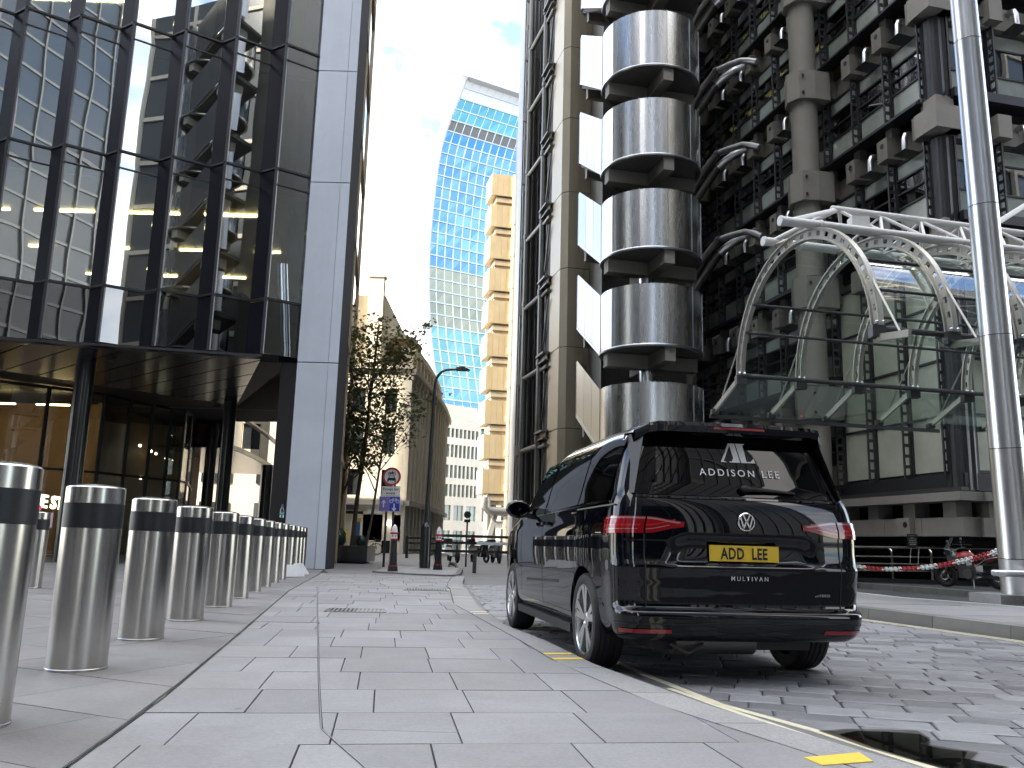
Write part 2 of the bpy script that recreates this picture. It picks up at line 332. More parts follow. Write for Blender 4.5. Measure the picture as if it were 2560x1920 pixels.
L1 = [(3.15, .9), (2.35, 2.7), (1.849, 4.006), (1.609, 4.713), (1.292, 5.385), (1.049, 6.43), (.8, 7.7)]
L2 = [(3.0, .9), (2.2, 2.75), (1.764, 3.996), (1.54, 4.516), (1.273, 5.309), (1.09, 5.936)]
STEEL = [(-1.2, 1.0), (-1.524, 3.209), (-1.722, 4.57), (-2.297, 7.761), (-3.453, 14.09), (-4.446, 20.94), (-5.0, 24.0)]
LINE2 = [(.6, 1.0), (-.491, 3.319), (-.786, 3.948), (-1.157, 5.612), (-3.2, 14.97), (-4.45, 20.0)]
PAVR = [(-1.1, 16.5), (-1.25, 19.0), (-1.35, 22.2), (-1.7, 26.), (-2.6, 40.), (-5.5, 58.), (-6, 62)]
RK0, RKD = Vector((5.06, 12.8)), Vector((-.252, .968))
def rk(y): return RK0.x + RKD.x/RKD.y*(y-RK0.y)
struct('ground', MB().add([(-700, -700, -.13), (700, -700, -.13), (700, 700, -.13), (-700, 700, -.13)], [(0, 1, 2, 3)]), M['ground'])
def strip(pl, pr, z): return [(x, y, z) for x, y in pl] + [(x, y, z) for x, y in pr[::-1]]
road = struct('road', MB().prism([(3.3, -3), (9.5, -3), (rk(-3)+3, -3), (rk(28), 28), (1.2, 45), (-3, 80), (-6.5, 80), (-5.2, 58), (-2.4, 40), (-1.2, 24), (-1., 17), (-.5, 16), (-.2, 11), (.5, 7), (1.3, 4.2)], -.1, -.014), M['joint'])
pav = struct('pavement', MB().prism([(-60, -8), (2.9, -8), (2.9, .6), (1.9, 2.6), (1.35, 3.9), (.9, 4.75), (.5, 6.3), (.2, 7.8), (-.2, 9.9), (-.55, 12), (-.9, 16.2), (-1.25, 19), (-1.4, 22.2), (-1.75, 26), (-2.6, 40), (-5.5, 58), (-6, 66), (-60, 66)], -.1, .086), M['joint'])
far = obj('far_paving', MB().prism([(-40, 24.02), (-5.0, 24.02), (-4.4, 21.8), (-1.45, 21.8), (-1.78, 26), (-2.64, 40), (-5.54, 58), (-6, 66), (-40, 66)], .087, .1), M['ground'], pav)
obj('far_setts', MB().prism([(-1.15, 19.9), (rk(19.9), 19.9), (rk(28)-.1, 28), (1.1, 45), (-3, 79), (-6.4, 79), (-5.1, 58), (-2.3, 40), (-1.2, 24)], -.0141, -.001), M['ground'], road)
# pavement slabs between the steel line and the kerb
U8 = Vector((.99, .14)).normalized(); V8 = Vector((-U8.y, U8.x))
slabs = []
for k in range(-3, 28):
    v0 = 3.731+.655*k; u = -5+random.random()*.5
    while u < 4:
        ln = random.uniform(.48, .66); rect = []
        for du, dv in ((.004, .004), (ln-.004, .004), (ln-.004, .651), (.004, .651)):
            p = U8*(u+du) + V8*(v0+dv); rect.append((p.x, p.y))
        u += ln
        cy = sum(p[1] for p in rect)/4
        rb = KI if cy < 16.3 else PAVR
        base = clip_lr(rect, STEEL, rb, .012)
        if len(base) < 3: continue
        ys = [q[1] for q in base]; x2 = xat(LINE2, cy)
        near = min(q[0] for q in base)-.2 < x2 < max(q[0] for q in base)+.2
        bases = [clip(base, (0, 3.948), (0, 1)), clip(base, (0, 3.948), (0, -1))] if near and min(ys) < 3.948 < max(ys) else [base]
        for base in bases:
            if len(base) < 3: continue
            for l_, r_ in ((LINE2, None), (None, LINE2)) if cy < 15 else ((None, None),):
                pc = clip_lr(base, l_, r_, .006) if cy < 15 else base
                if len(pc) >= 3 and area(pc) > .0002: slabs.append(pc)
U3 = Vector((.908, -.42)).normalized(); V3 = Vector((-U3.y, U3.x)); warm = []
for k in range(-30, 40):
    v0 = .74*k; u = -24+random.random()
    while u < 8:
        ln = random.uniform(.8, 1.25); rect = []
        for du, dv in ((.004, .004), (ln-.004, .004), (ln-.004, .736), (.004, .736)):
            p = U3*(u+du) + V3*(v0+dv); rect.append((p.x, p.y))
        u += ln; cx = sum(p[0] for p in rect)/4; cy = sum(p[1] for p in rect)/4
        if not (-16 < cx < 0 and 1.2 < cy < 24): continue
        pc = clip_lr(rect, None, STEEL, .012)
        if len(pc) >= 3 and area(pc) > .004 and any(infrm(x, y, .1, 700) for x, y in pc): warm.append(pc)
slabs = [p for p in slabs if any(infrm(x, y, .1, 700) for x, y in p)]
allp = sorted([(min(y for x, y in p), 0, p) for p in slabs]+[(min(y for x, y in p), 1, p) for p in warm], key=lambda q: (not any(infrm(x, y, .1, 20) for x, y in q[2]), q[0]))
rest = [MB(), MB()]
for i, (y, w, p) in enumerate(allp):
    if len(p) > 2 and sum(a[0]*b[1]-b[0]*a[1] for a, b in zip(p, p[1:]+p[:1])) < 0: p = p[::-1]
    z = .1+random.uniform(-.0015, .0015)
    if i < 295: obj('paving_slab', MB().prism(p, .07, z), M['paving_warm' if w else 'paving'], pav)
    else: rest[w].prism(p, .07, z)
for w in (0, 1):
    if rest[w].v: tag(obj('distant_slabs', rest[w], M['paving_warm' if w else 'paving'], pav), kind='stuff')
def ribbon(pl, w, z0, z1):
    b = MB()
    for (x0, y0), (x1, y1) in zip(pl, pl[1:]):
        d = Vector((x1-x0, y1-y0)).normalized(); n = Vector((d.y, -d.x))*w/2
        b.hexa([(x0-n.x, y0-n.y, z0), (x0+n.x, y0+n.y, z0), (x1+n.x, y1+n.y, z0), (x1-n.x, y1-n.y, z0), (x0-n.x, y0-n.y, z1), (x0+n.x, y0+n.y, z1), (x1+n.x, y1+n.y, z1), (x1-n.x, y1-n.y, z1)])
    return b
obj('steel_strip', ribbon(STEEL, .009, .07, .104), M['steel'], pav)
obj('steel_strip', ribbon(STEEL[1:], .006, .07, .1035), M['blackmatte'], pav).location = (.011, 0, 0)
obj('steel_strip', ribbon(LINE2[:5], .007, .07, .103), M['steel_dark'], pav)
# left kerb stones
def along(pl, t):
    acc = 0
    for a, b in zip(pl, pl[1:]):
        l = hypot(b[0]-a[0], b[1]-a[1])
        if t <= acc+l: f = (t-acc)/l; return (a[0]+(b[0]-a[0])*f, a[1]+(b[1]-a[1])*f)
        acc += l
    return pl[-1]
y = .8
while y < 16.3:
    y1 = min(y+random.uniform(.8, 1.0), 16.4); n = 4; inner = []; outer = []
    for i in range(n+1):
        yy = y+.004+(y1-y-.008)*i/n; inner.append((xat(KI, yy)+.004, yy)); outer.append((xat(KO, yy+.03), yy+.03))
    obj('kerb_stone', MB().grid([[(q[0], q[1], -.05), (q[0], q[1], .1), (p[0], p[1], .1), (p[0], p[1], -.05)] for p, q in zip(inner, outer)], True), M['kerb'], pav); y = y1
for y in range(7):
    a, b_ = (xat(PAVR, 16.45+.85*y), 16.45+.85*y), (xat(PAVR, 17.28+.85*y), 17.28+.85*y)
    obj('kerb_stone', MB().prism([(a[0], a[1]), (a[0]+.3, a[1]), (b_[0]+.3, b_[1]), (b_[0], b_[1])], -.05, .095), M['kerb'], pav)
def quadz(pts, z, t=.003): return MB().prism(pts, z, z+t)
def mark(pts, z, m='yellow', par=pav): return obj('road_marking', quadz(pts, z), M[m], par)
mark([(1.237, 3.531), (1.469, 3.618), (1.473, 3.764), (1.206, 3.652)], .1012)
for ys in (6.78, 6.5): mark([(xat(KI, ys)+.01, ys-.045), (xat(KO, ys)-.01, ys+.01), (xat(KO, ys+.09)-.01, ys+.1), (xat(KI, ys+.09)+.01, ys+.045)], .1012)
for ys in (10.6, 10.35, 13.4, 16.0): mark([(xat(KI, ys)+.01, ys), (xat(KO, ys)-.01, ys+.04), (xat(KO, ys)-.01, ys+.15), (xat(KI, ys)+.01, ys+.11)], .1012, 'cream_line')
# drain covers
def grate(x0, y0, w, d, rz):
    mb = MB(); Mx = Matrix.Translation((x0, y0, 0)) @ Matrix.Rotation(rz, 4, 'Z')
    mb.box(0, w, 0, .03, .101, .107, Mx); mb.box(0, w, d-.03, d, .101, .107, Mx); mb.box(0, .03, 0.031, d-.031, .101, .107, Mx); mb.box(w-.03, w, .031, d-.031, .101, .107, Mx)
    n = int(w/.045)
    for i in range(1, n): x = w*i/n; mb.box(x-.012, x+.012, .031, d-.031, .101, .106, Mx)
    g = obj('drain_cover', mb, M['steel_dark'], pav); obj('drain_pit', MB().box(.002, w-.002, .002, d-.002, .1003, .1008, Mx), M['blackmatte'], g)
grate(-2.07, 10.12, .70, .5, .12); grate(-1.75, 15.0, .8, .5, .1)
# gutter strip and double yellow lines
obj('road_marking', ribbon(L1, .055, .0035, .0065), M['cream_line'], road)
obj('road_marking', ribbon(L2, .045, .0035, .0065), M['cream_line'], road)
# road setts
US = Vector((.967, -.255)).normalized(); VS = Vector((-US.y, US.x)); setts = []
SL = [(x+.075, y) for x, y in L1]+[(.12, 9.3), (-.25, 12.0), (-.62, 16.2), (-.95, 20)]
gk = [(xat(KO, y)-.06, y) for x, y in SL]
obj('gutter', MB().grid([[(x, y, .003), (x2, y2, .003)] for (x, y), (x2, y2) in zip(gk, SL)]), M['gutter'], road)
SR = [(rk(-2)-.1, -2), (rk(20)-.1, 20)]
for k in range(-4, 110):
    v0 = .25*k; u = -8+random.random()*.4
    while u < 9:
        ln = random.uniform(.31, .47); g_ = random.uniform(.004, .009); rect = []
        for du, dv in ((g_, g_), (ln-g_, g_), (ln-g_, .25-g_), (g_, .25-g_)):
            p = US*(u+du) + VS*(v0+dv); rect.append((p.x+random.uniform(-.005, .005), p.y+random.uniform(-.005, .005)))
        u += ln; cy = sum(p[1] for p in rect)/4; cx = sum(p[0] for p in rect)/4
        if not (2. < cy < 19.9) or not infrm(cx, cy, 0, 800): continue
        pc = clip_lr(rect, SL, SR, .004)
        if len(pc) >= 3 and area(pc) > .004: setts.append((hypot(cx, cy), pc))
setts.sort(key=lambda q: (not any(infrm(x, y, 0, 20) for x, y in q[1]), q[0])); rs = MB()
for i, (d, p) in enumerate(setts):
    z = random.uniform(-.004, .005); tx, ty = random.uniform(-.012, .012), random.uniform(-.012, .012); cx = sum(q[0] for q in p)/len(p); cy = sum(q[1] for q in p)/len(p)
    b = MB() if i < 295 else rs; n = len(p); ch = .011
    top = [(cx+(x-cx)*(1-ch/.15), cy+(y-cy)*(1-ch/.1), z+tx*(x-cx)+ty*(y-cy)) for x, y in p]
    mid = [(x, y, z-.007+tx*(x-cx)+ty*(y-cy)) for x, y in p]; lowp = [(x, y, -.03) for x, y in p]
    b.add(lowp+mid+top, [tuple(range(2*n, 3*n))]+[(j*n+i2, j*n+(i2+1) % n, (j+1)*n+(i2+1) % n, (j+1)*n+i2) for j in (0, 1) for i2 in range(n)])
    if i < 295: obj('sett', b, M['sett'], road)
tag(obj('distant_setts', rs, M['sett'], road), kind='stuff')
# puddle
pud = [(1.70, 4.60), (1.83, 4.70), (1.98, 4.70), (2.14, 4.66), (2.13, 4.52), (2.03, 4.43), (2.09, 4.34), (2.19, 4.29), (2.1, 4.15), (2.22, 4.0), (1.95, 3.92), (1.86, 4.08), (1.76, 4.32)]
dm = [(1.93+(x-1.93)*1.22+random.uniform(-.03, .03), 4.32+(y-4.32)*1.2+random.uniform(-.03, .03)) for x, y in pud]
obj('damp_patch', MB().add([(x, y, .0082) for x, y in dm], [tuple(range(len(dm)-1, -1, -1))]), M['stain'], road)
tag(obj('puddle', MB().add([(x, y, .0095) for x, y in pud], [tuple(range(len(pud)-1, -1, -1))]), M['water']), kind='structure')
# right kerb, pavement, lane, terrace
rp_ = struct('far_side_pavement', MB().prism([(rk(-4)+.3, -4), (9.9, 4), (9.2, 10.5), (8.11, 14.65), (7.26, 16.13), (7.03, 17.77), (5.6, 24), (rk(24)+.3, 24)], -.1, .148), M['paving'])
t = -9.
while t < 11.5:
    ln = random.uniform(1.1, 1.35); a = RK0+RKD*(t+.004); b_ = RK0+RKD*(t+ln-.004); n = Vector((.968, .252))*.3
    mm = M['yellow'] if -3.55 < t < -3.0 else M['kerb_dark']
    obj('kerb_stone', MB().hexa([(a.x, a.y, -.05), (a.x+n.x, a.y+n.y, -.05), (b_.x+n.x, b_.y+n.y, -.05), (b_.x, b_.y, -.05), (a.x+.012, a.y, .155), (a.x+n.x, a.y+n.y, .155), (b_.x+n.x, b_.y+n.y, .155), (b_.x+.012, b_.y, .155)]), M['kerb_dark'], rp_)
    t += ln
q0 = RK0+RKD*(-2.95); q1 = RK0+RKD*(-3.3)
obj('road_marking', MB().hexa([(q1.x-.004, q1.y, -.0), (q1.x+.25, q1.y+.06, -.0), (q0.x+.25, q0.y+.06, 0.), (q0.x-.004, q0.y, 0), (q1.x+.004, q1.y, .158), (q1.x+.25, q1.y+.06, .158), (q0.x+.25, q0.y+.06, .158), (q0.x+.004, q0.y, .158)]), M['yellow'], rp_)
for off in (.09, .2): obj('road_marking', ribbon([(rk(y)-off, y) for y in (2, 6, 9.5, 13, 17, 20)], .05, .0055, .0085), M['cream_line'], road)
obj('edge_line', ribbon([(9.15, 10.5), (8.08, 14.62), (7.23, 16.1), (7.0, 17.74), (5.6, 23.9)], .06, .149, .153), M['white'], rp_)
for i in range(24):                                   # joints between the far-side paving flags
    y = -2+i*1.05; x0 = rk(y)+.32; x1 = min(9.3, x0+3.2) if y < 13 else 7.2
    obj('paving_flag', MB().prism([(x0, y), (x1, y+.25), (x1-.2, y+1.27), (x0-.26, y+1.03)], .12, .1545), M['paving'], rp_) if y < 15 else None
lane = struct('lane', MB().prism([(5.6, 24), (7.03, 17.77), (7.26, 16.13), (8.11, 14.65), (9.2, 10.5), (14, 3), (30, 3), (30, 40), (4, 40)], -.125, -.1), M['asphalt'])
ter = struct('terrace', MB().prism([(11.3, 24.6), (12.32, 21.85), (15, 14.6), (40, 20), (40, 45), (6.5, 42)], -.12, .0525), M['asphalt'])
S0, SD = Vector((11.08, 24.6)), Vector((.348, -.9375))
t = -12.
while t < 10:
    ln = random.uniform(.7, 1.0); a = S0+SD*(t+.006); b_ = S0+SD*(t+ln-.006); n = Vector((.9375, .348))*.35
    obj('step_stone', MB().prism([(a.x, a.y), (b_.x, b_.y), (b_.x+n.x, b_.y+n.y), (a.x+n.x, a.y+n.y)], -.11, .06), M['kerb_dark'], ter); t += ln
# ------------------------------------------------------------------ left office building with pleated glass front
A = thing('office_building', 'dark pleated glass office building with pale metal corner pier on the left', 'building', (-10, 26, 0))
ZS = [5.93, 7.55, 11.47, 15.42, 19.37, 23.3, 27.2]
PK = [Vector((-12.56+1.39*k, 22.30+.295*k, 0)) for k in range(-4, 5)]
PV = Vector((.85, .62, 0))
def q4(a, b, z0, z1): return [(a.x, a.y, z0), (b.x, b.y, z0), (b.x, b.y, z1), (a.x, a.y, z1)]
for i, p in enumerate(PK):
    v = p+PV; n = Vector((PV.y, -PV.x, 0)).normalized(); last = i == len(PK)-1
    nx = PK[i+1] if not last else None
    for z0, z1 in zip(ZS, ZS[1:]):
        first = z0 == ZS[0]
        if first:
            obj('glass_pane', MB().slab(q4(p+n*.0, v, z0+.05, z1-.04), -n, .03), M['glassD'], A)
        else:
            obj('glass_pane', MB().slab(q4(p, v, z0+.05, z1-.52), -n, .03), M['glassA'], A)
            obj('spandrel_pane', MB().slab(q4(p, v, z1-.46, z1-.05), -n, .03), M['glassA2'], A)
            obj('transom', MB().bar((p.x, p.y, z1-.49), (v.x, v.y, z1-.49), .06, .03), M['frame'], A)
        tr = MB().bar((p.x, p.y, z1), (v.x, v.y, z1), .1, .06)
        if nx: tr.bar((v.x, v.y, z1+.002), (nx.x, nx.y, z1+.002), .08, .056)
        obj('transom', tr, M['frame'], A)
        if nx:
            d = (nx-v).normalized(); m_ = Vector((d.y, -d.x, 0))
            obj('solid_panel', MB().slab(q4(v, nx, z0+.04, z1-.05), -m_, .05), M['panel_navy'], A)
            obj('edge_trim', MB().box(nx.x-.035, nx.x+.045, nx.y-.05, nx.y+.07, z0+.02, z1-.02), M['panel_edge'], A)
    # underside of the pleat
    if nx: obj('pleat_soffit', MB().prism([(p.x, p.y), (nx.x, nx.y), (v.x, v.y)], 5.86, 5.93), M['frame'], A)
# dark end bay next to the pier
e0 = PK[-1]+PV
for z0, z1 in zip(ZS, ZS[1:]): obj('solid_panel', MB().box(e0.x-.02, -6.13, e0.y+.02, e0.y+.12, z0+.03, z1-.03), M['glassD'] if z0 == ZS[0] else M['panel_navy'], A)
# interior floors, ceilings, lamps
fl = [(-18.6, 22.0), (-7.0, 24.5), (-6.3, 24.7), (-8, 34), (-18.6, 34)]
for z1 in ZS[1:]:
    obj('floor_slab', MB().prism(fl, z1-.42, z1-.1), M['slab'], A)
obj('ceiling', MB().prism(fl, 10.98, 11.04), M['ceil'], A)
for z1 in (14.9, 18.85, 22.8): obj('ceiling', MB().prism(fl, z1-.02, z1+.04), M['slab'], A)
obj('back_wall', MB().box(-18.6, -7.5, 33.8, 34, 5.9, 28), M['wall_in'], A)
for yy, dx in ((25.9, 0), (29.4, .6), (32.6, 1.1)):
    for x0 in (-18+dx, -15.3+dx, -12.6+dx, -9.9+dx): obj('ceiling_lamp', MB().box(x0, x0+(1.9 if yy < 27 else .9), yy, yy+.09, 10.92, 10.975), M['lamp'], A)
for yy in (26.5, 30.5): obj('ceiling_lamp', MB().box(-17, -13.0, yy, yy+.1, 18.76, 18.83), M['lamp'], A)
for x0 in (-16.5, -13.2, -9.8):                    # desks seen through the first floor glass
    obj('desk', MB().box(x0, x0+1.6, 25.2, 26, 8.15, 8.2).box(x0+.05, x0+.1, 25.2, 26, 7.45, 8.15).box(x0+1.5, x0+1.55, 25.2, 26, 7.45, 8.15).box(x0+.4, x0+.95, 25.5, 25.53, 8.3, 8.65), M['dark_in'], A)
for x0, zz in ((-8.2, 15.5), (-10.2, 11.5)): obj('planter_pot', MB().lathe([(.3, zz), (.42, zz+.55), (.46, zz+.6)], (x0, 25.2, 0), 16), M['white'], A, True)
# corner pier of pale metal panels
X0, X1, YF = -6.12, -4.97, 24.0
jz = [.1, at_y(752, 905, 24).z, at_y(790, 455, 24).z, at_y(830, 177, 24).z, 23.5, 30]
for z0, z1 in zip(jz, jz[1:]):
    obj('pier_panel', MB().box(X0, X1-.275, YF, YF+.08, z0+.015, z1-.015), M['pier'], A)
    obj('pier_panel', MB().box(X1-.265, X1, YF, YF+.08, z0+.015, z1-.015), M['pier'], A)
obj('pier_core', MB().box(X0+.01, X1-.01, YF+.05, 25.4, .1, 40), M['pier_joint'], A)
obj('pier_return', MB().box(X0-.55, X0+.0, YF+.35, YF+1.2, .1, 5.9), M['soffit'], A)
obj('pier_skirting', MB().box(X0, X1, YF+.01, YF+.04, .1, .13), M['pier_joint'], A)
# side front beyond the pier
SA, SB = Vector((-5.2, 25.45, 0)), Vector((-6.95, 37.2, 0)); SDv = SB-SA; sn = Vector((SDv.y, -SDv.x, 0)).normalized()
zz = [.1, 3.6, 7.55, 11.47, 15.42, 19.37, 23.3, 27.2, 31.1, 35, 39, 43]
for z0, z1 in zip(zz, zz[1:]):
    for f0, f1 in ((0, .39), (.40, .79)):
        obj('side_pane', MB().slab(q4(SA+SDv*f0, SA+SDv*f1, z0+.1, z1-.1), -sn, .04), M['glassA'], A)
    obj('side_transom', MB().bar(SA+SDv*.0+Vector((0, 0, z1)), SA+SDv*.79+Vector((0, 0, z1)), .14, .2), M['stone_y'], A)  # yellow tone stands for golden light on the frames
    obj('end_cladding', MB().slab(q4(SA+SDv*.8, SB, z0+.015, z1-.015), -sn, .1), M['stone'], A)  # pale warm tone paints in the sunlight on this end
for f in (.395, .795): obj('side_mullion', MB().bar(SA+SDv*f+Vector((0, 0, .1)), SA+SDv*f+Vector((0, 0, 43)), .12, .12, (0, 1, 0)), M['podtrim'], A)
q_ = -sn*.3
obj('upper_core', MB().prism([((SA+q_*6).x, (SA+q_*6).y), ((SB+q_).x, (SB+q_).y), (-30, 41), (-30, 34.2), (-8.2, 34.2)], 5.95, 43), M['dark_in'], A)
# soffit boards over the undercroft
w_ = Vector((.74, -.673)); n_ = Vector((.673, .74)); k = 2.0
while k < 25:
    pts = [w_*-30+n_*(k+.03), w_*30+n_*(k+.03), w_*30+n_*(k+.97), w_*-30+n_*(k+.97)]; poly = [(p.x, p.y) for p in pts]
    for P, N in (((-12.2, 22.95), (-.215, 1)), ((-6.3, 24.5), (-.90, -.44)), ((-11, 33.9), (-.93, -.36)), ((0, 45), (0, -1)), ((-24, 0), (1, 0))): poly = clip(poly, P, N) if len(poly) > 2 else poly
    if len(poly) > 2: obj('soffit_board', MB().prism(poly, 5.90, 5.94), M['soffit'], A)
    k += 1.0
obj('soffit_backing', MB().prism([(-24, 20.8), (-6.5, 24.7), (-11, 33.9), (-14.5, 45), (-24, 45)], 5.945, 5.99), M['blackmatte'], A)
for px, py in ((278, 889), (541, 1047)):
    p = at_y(px, py, 24.5 if px < 300 else 33); obj('soffit_light', MB().lathe([(.0, 5.83), (.1, 5.83), (.14, 5.87), (.14, 5.9)], (p.x, p.y, 0), 14), M['blackmatte'], A)
# columns
for x, y, r, zt in ((-12.4, 24.6, .26, 5.9), (-10.55, 32.0, .24, 5.9), (-13.2, 38, .24, 5.9), (-12.5, 44.5, .3, 4.6), (-12.3, 49.0, .3, 4.6), (-18.5, 26.5, .26, 5.9)):
    obj('column', MB().lathe([(r, .1), (r, zt)], (x, y, 0), 20), M['black'], A, True)
# ground floor glazing
GP = [(-23.5, 23.0), (-20.4, 26.0), (-18.9, 27.3), (-17.3, 28.6), (-16.1, 29.6), (-14.75, 30.9), (-14.38, 32.2), (-13.95, 33.24), (-13.55, 34.05), (-13.2, 34.6), (-13.3, 35.6), (-14.2, 38.5), (-15.4, 42)]
for a_, b_ in zip(GP, GP[1:]):
    a_, b_ = Vector((*a_, 0)), Vector((*b_, 0)); d = (b_-a_).normalized(); n = Vector((d.y, -d.x, 0)); a1, b1 = a_+d*.05, b_-d*.05
    obj('shop_pane', MB().slab(q4(a1, b1, .16, 3.0), n, .02), M['glassG'], A); obj('shop_pane', MB().slab(q4(a1, b1, 3.1, 5.88), n, .02), M['glassG'], A)
    obj('shop_mullion', MB().bar((a_.x, a_.y, .1), (a_.x, a_.y, 5.9), .1, .12, (0, 1, 0)), M['frame'], A)
    for zt_, ht_ in ((3.05, .09), (5.86, .12)): obj('shop_transom', MB().bar((a1.x, a1.y, zt_), (b1.x, b1.y, zt_), .1, ht_), M['frame'], A)
obj('shop_back_wall', MB().box(-24, -15.2, 33.8, 34, .1, 5.9).box(-16.0, -15.8, 33, 44, .1, 5.9), M['wood_in'], A)
obj('shop_counter', MB().box(-21, -17, 29.8, 30.6, .1, 1.3), M['wood_in'], A)
obj('shop_floor', MB().prism([(-24, 23.4), (-15, 31.4), (-15.8, 44), (-24, 44)], .1, .12), M['wall_in'], A)
obj('shop_canopy', MB().hexa([(-19.0, 28.9, 3.1), (-17.7, 29.6, 3.25), (-17.7, 31, 3.3), (-19, 31, 3.15), (-19.0, 28.9, 3.15), (-17.7, 29.6, 3.3), (-17.7, 31, 3.36), (-19, 31, 3.2)]), M['stone_y'], A)
for x0 in (-21.5, -19.5, -17.5): obj('shop_fill_strip', MB().box(x0, x0+1.2, 31.4, 31.5, 5.5, 5.55), M['lamp'], A)  # glowing strips added only to lighten the dim shop interior
for px, py in ((350, 1114), (378, 1128), (390, 1134), (415, 1146), (352, 1195)):
    p = at_y(px, py, 37 if px > 360 else 33.5); obj('spot_lamp', MB().ball(p, .06, 8, 5), M['lamp_w'], A)
p0 = at_y(82, 1243, 29.2); p1 = at_y(147, 1252, 30.4)
text('shop_lettering', 'LIME ST', .62, M['lamp_w'], A, frame((p0.x-.42, p0.y+.1, p0.z-.25), (p1-p0).normalized()*1, (0, 0, 1)), .02, 'LEFT', .012, .95)
p = at_y(97, 1268, 29.5); obj('red_indicator', MB().ball(p, .09, 10, 6), mat('red_light', (1, .02, .05), .4, emit=(1, .02, .06), estr=.5), A)
p = at_y(105, 1297, 30.2); obj('screen', MB().box(p.x-.35, p.x+.35, p.y, p.y+.05, p.z-.3, p.z+.22), mat('screen', (.3, .2, .25), .3, emit=(.45, .3, .38), estr=.35), A)
# curved glazed wing behind the pier
arc = [Vector((-12.45, 38.6, 0)), Vector((-11.75, 41, 0)), Vector((-11.7, 43.4, 0)), Vector((-12.2, 45.8, 0)), Vector((-13.1, 48, 0)), Vector((-14.4, 50, 0))]
arc = [Vector((-12.6, 38.4, 0)), Vector((-12.65, 40.4, 0)), Vector((-12.85, 42.6, 0)), Vector((-13.1, 45, 0)), Vector((-13.4, 47.6, 0)), Vector((-13.8, 50.5, 0)), Vector((-14.3, 54, 0))]
for a_, b_ in zip(arc, arc[1:]):
    d = (b_-a_).normalized(); n = Vector((d.y, -d.x, 0))
    for z0, z1 in ((5.0, 6.35), (6.5, 9.8)): obj('wing_pane', MB().slab(q4(a_+d*.04, b_-d*.04, z0, z1), -n, .05), M['glassA'], A)
    obj('wing_ring', MB().bar(a_+Vector((0, 0, 6.42)), b_+Vector((0, 0, 6.42)), .25, .1).bar(a_+Vector((0, 0, 4.9)), b_+Vector((0, 0, 4.9)), .3, .16), M['steel_dark'], A)
    obj('wing_soffit', MB().slab([(a_.x, a_.y, 4.8), (b_.x, b_.y, 4.8), (b_.x-5, b_.y, 4.8), (a_.x-5, a_.y, 4.8)], (0, 0, 1), .04), M['soffit'], A)
obj('wing_core', MB().prism([(-13.2, 39), (-13.3, 42), (-13.9, 46), (-14.9, 54), (-20, 54), (-20, 39)], 5.0, 12), M['wall_in'], A)

# ------------------------------------------------------------------ towers of the quarter behind the viewer, for reflections, two added to block light
def tower(name, label, x0, x1, y0, y1, H, wallm, gridm, fh=4., bay=3., face='N'):
    t = thing(name, label, 'tower', ((x0+x1)/2, (y0+y1)/2, 0))
    obj('wall', MB().box(x0, x1, y0, y1, 0, H), wallm, t)
    g = MB(); z = fh
    while z < H: g.box(x0-.15, x1+.15, y0-.15, y1+.15, z, z+.35); z += fh
    obj('floor_bands', g, gridm, t); v = MB(); x = x0
    while x <= x1+.01: v.box(x-.12, x+.12, y0-.3, y0-.05, 0, H-.2); v.box(x-.12, x+.12, y1+.05, y1+.3, 0, H-.2); x += bay
    y = y0
    while y <= y1+.01: v.box(x1+.05, x1+.3, y-.12, y+.12, 0, H-.2); v.box(x0-.3, x0-.05, y-.12, y+.12, 0, H-.2); y += bay
    obj('mullions', v, gridm, t); return t
gd = mat('tower_glass_dark', (.015, .018, .022), .08, spec=.9); gg = mat('tower_glass_grey', (.1, .11, .12), .12, spec=.8)
tower('office_tower', 'unseen dark gridded tower added left behind the viewer to keep sun off the street', -90, -66, -100, 2, 112, gd, M['frame_g'], 4.2, 6)  # added out of view as a sun blocker, sized to shade the street
tower('office_tower', 'broad dark gridded tower behind the viewer, reflected in the van rear window', -27, -5, -70, -44, 120, gd, M['frame_g'], 3.8, 3)
tower('office_tower', 'dark banded tower behind the viewer on the right, reflected in the van', 2, 24, -64, -40, 110, gd, M['frame_g'], 4, 4)
tower('office_tower', 'pale stone banded block farther behind the viewer, seen between the dark towers', -60, -31, -120, -90, 70, gg, M['stone'], 4, 4)
tower('office_tower', 'unseen grey stone block added right of the viewer to darken the north face', 27, 50, -12, 12, 46, gg, M['stone_g'], 4, 4)  # added out of view to block light from the right
tower('office_tower', 'pale grey gridded tower right behind the viewer, reflected in the leftmost pleats', 34, 56, -70, -44, 120, gg, M['duct_l'], 4, 3.5)
# ------------------------------------------------------------------ right: high-tech building, main block
B0 = 19.0; MODS = [22.1+1.78*i for i in range(10)]; FL = [6.25, 10.4, 14.55, 18.7, 22.86, 27.0, 31.15]
K = thing('high_tech_building', 'dark steel and glass office block with concrete brackets and ladder mullions on the right', 'building', tuple(LB(27, 21)))
RZ = -AZ                                   # local x -> BX, local y -> AX when rotated by this
Mloc = Matrix(((BX.x, AX.x, 0, 0), (BX.y, AX.y, 0, 0), (0, 0, 1, 0), (0, 0, 0, 1)))
RZA = atan2(BX.y, BX.x)
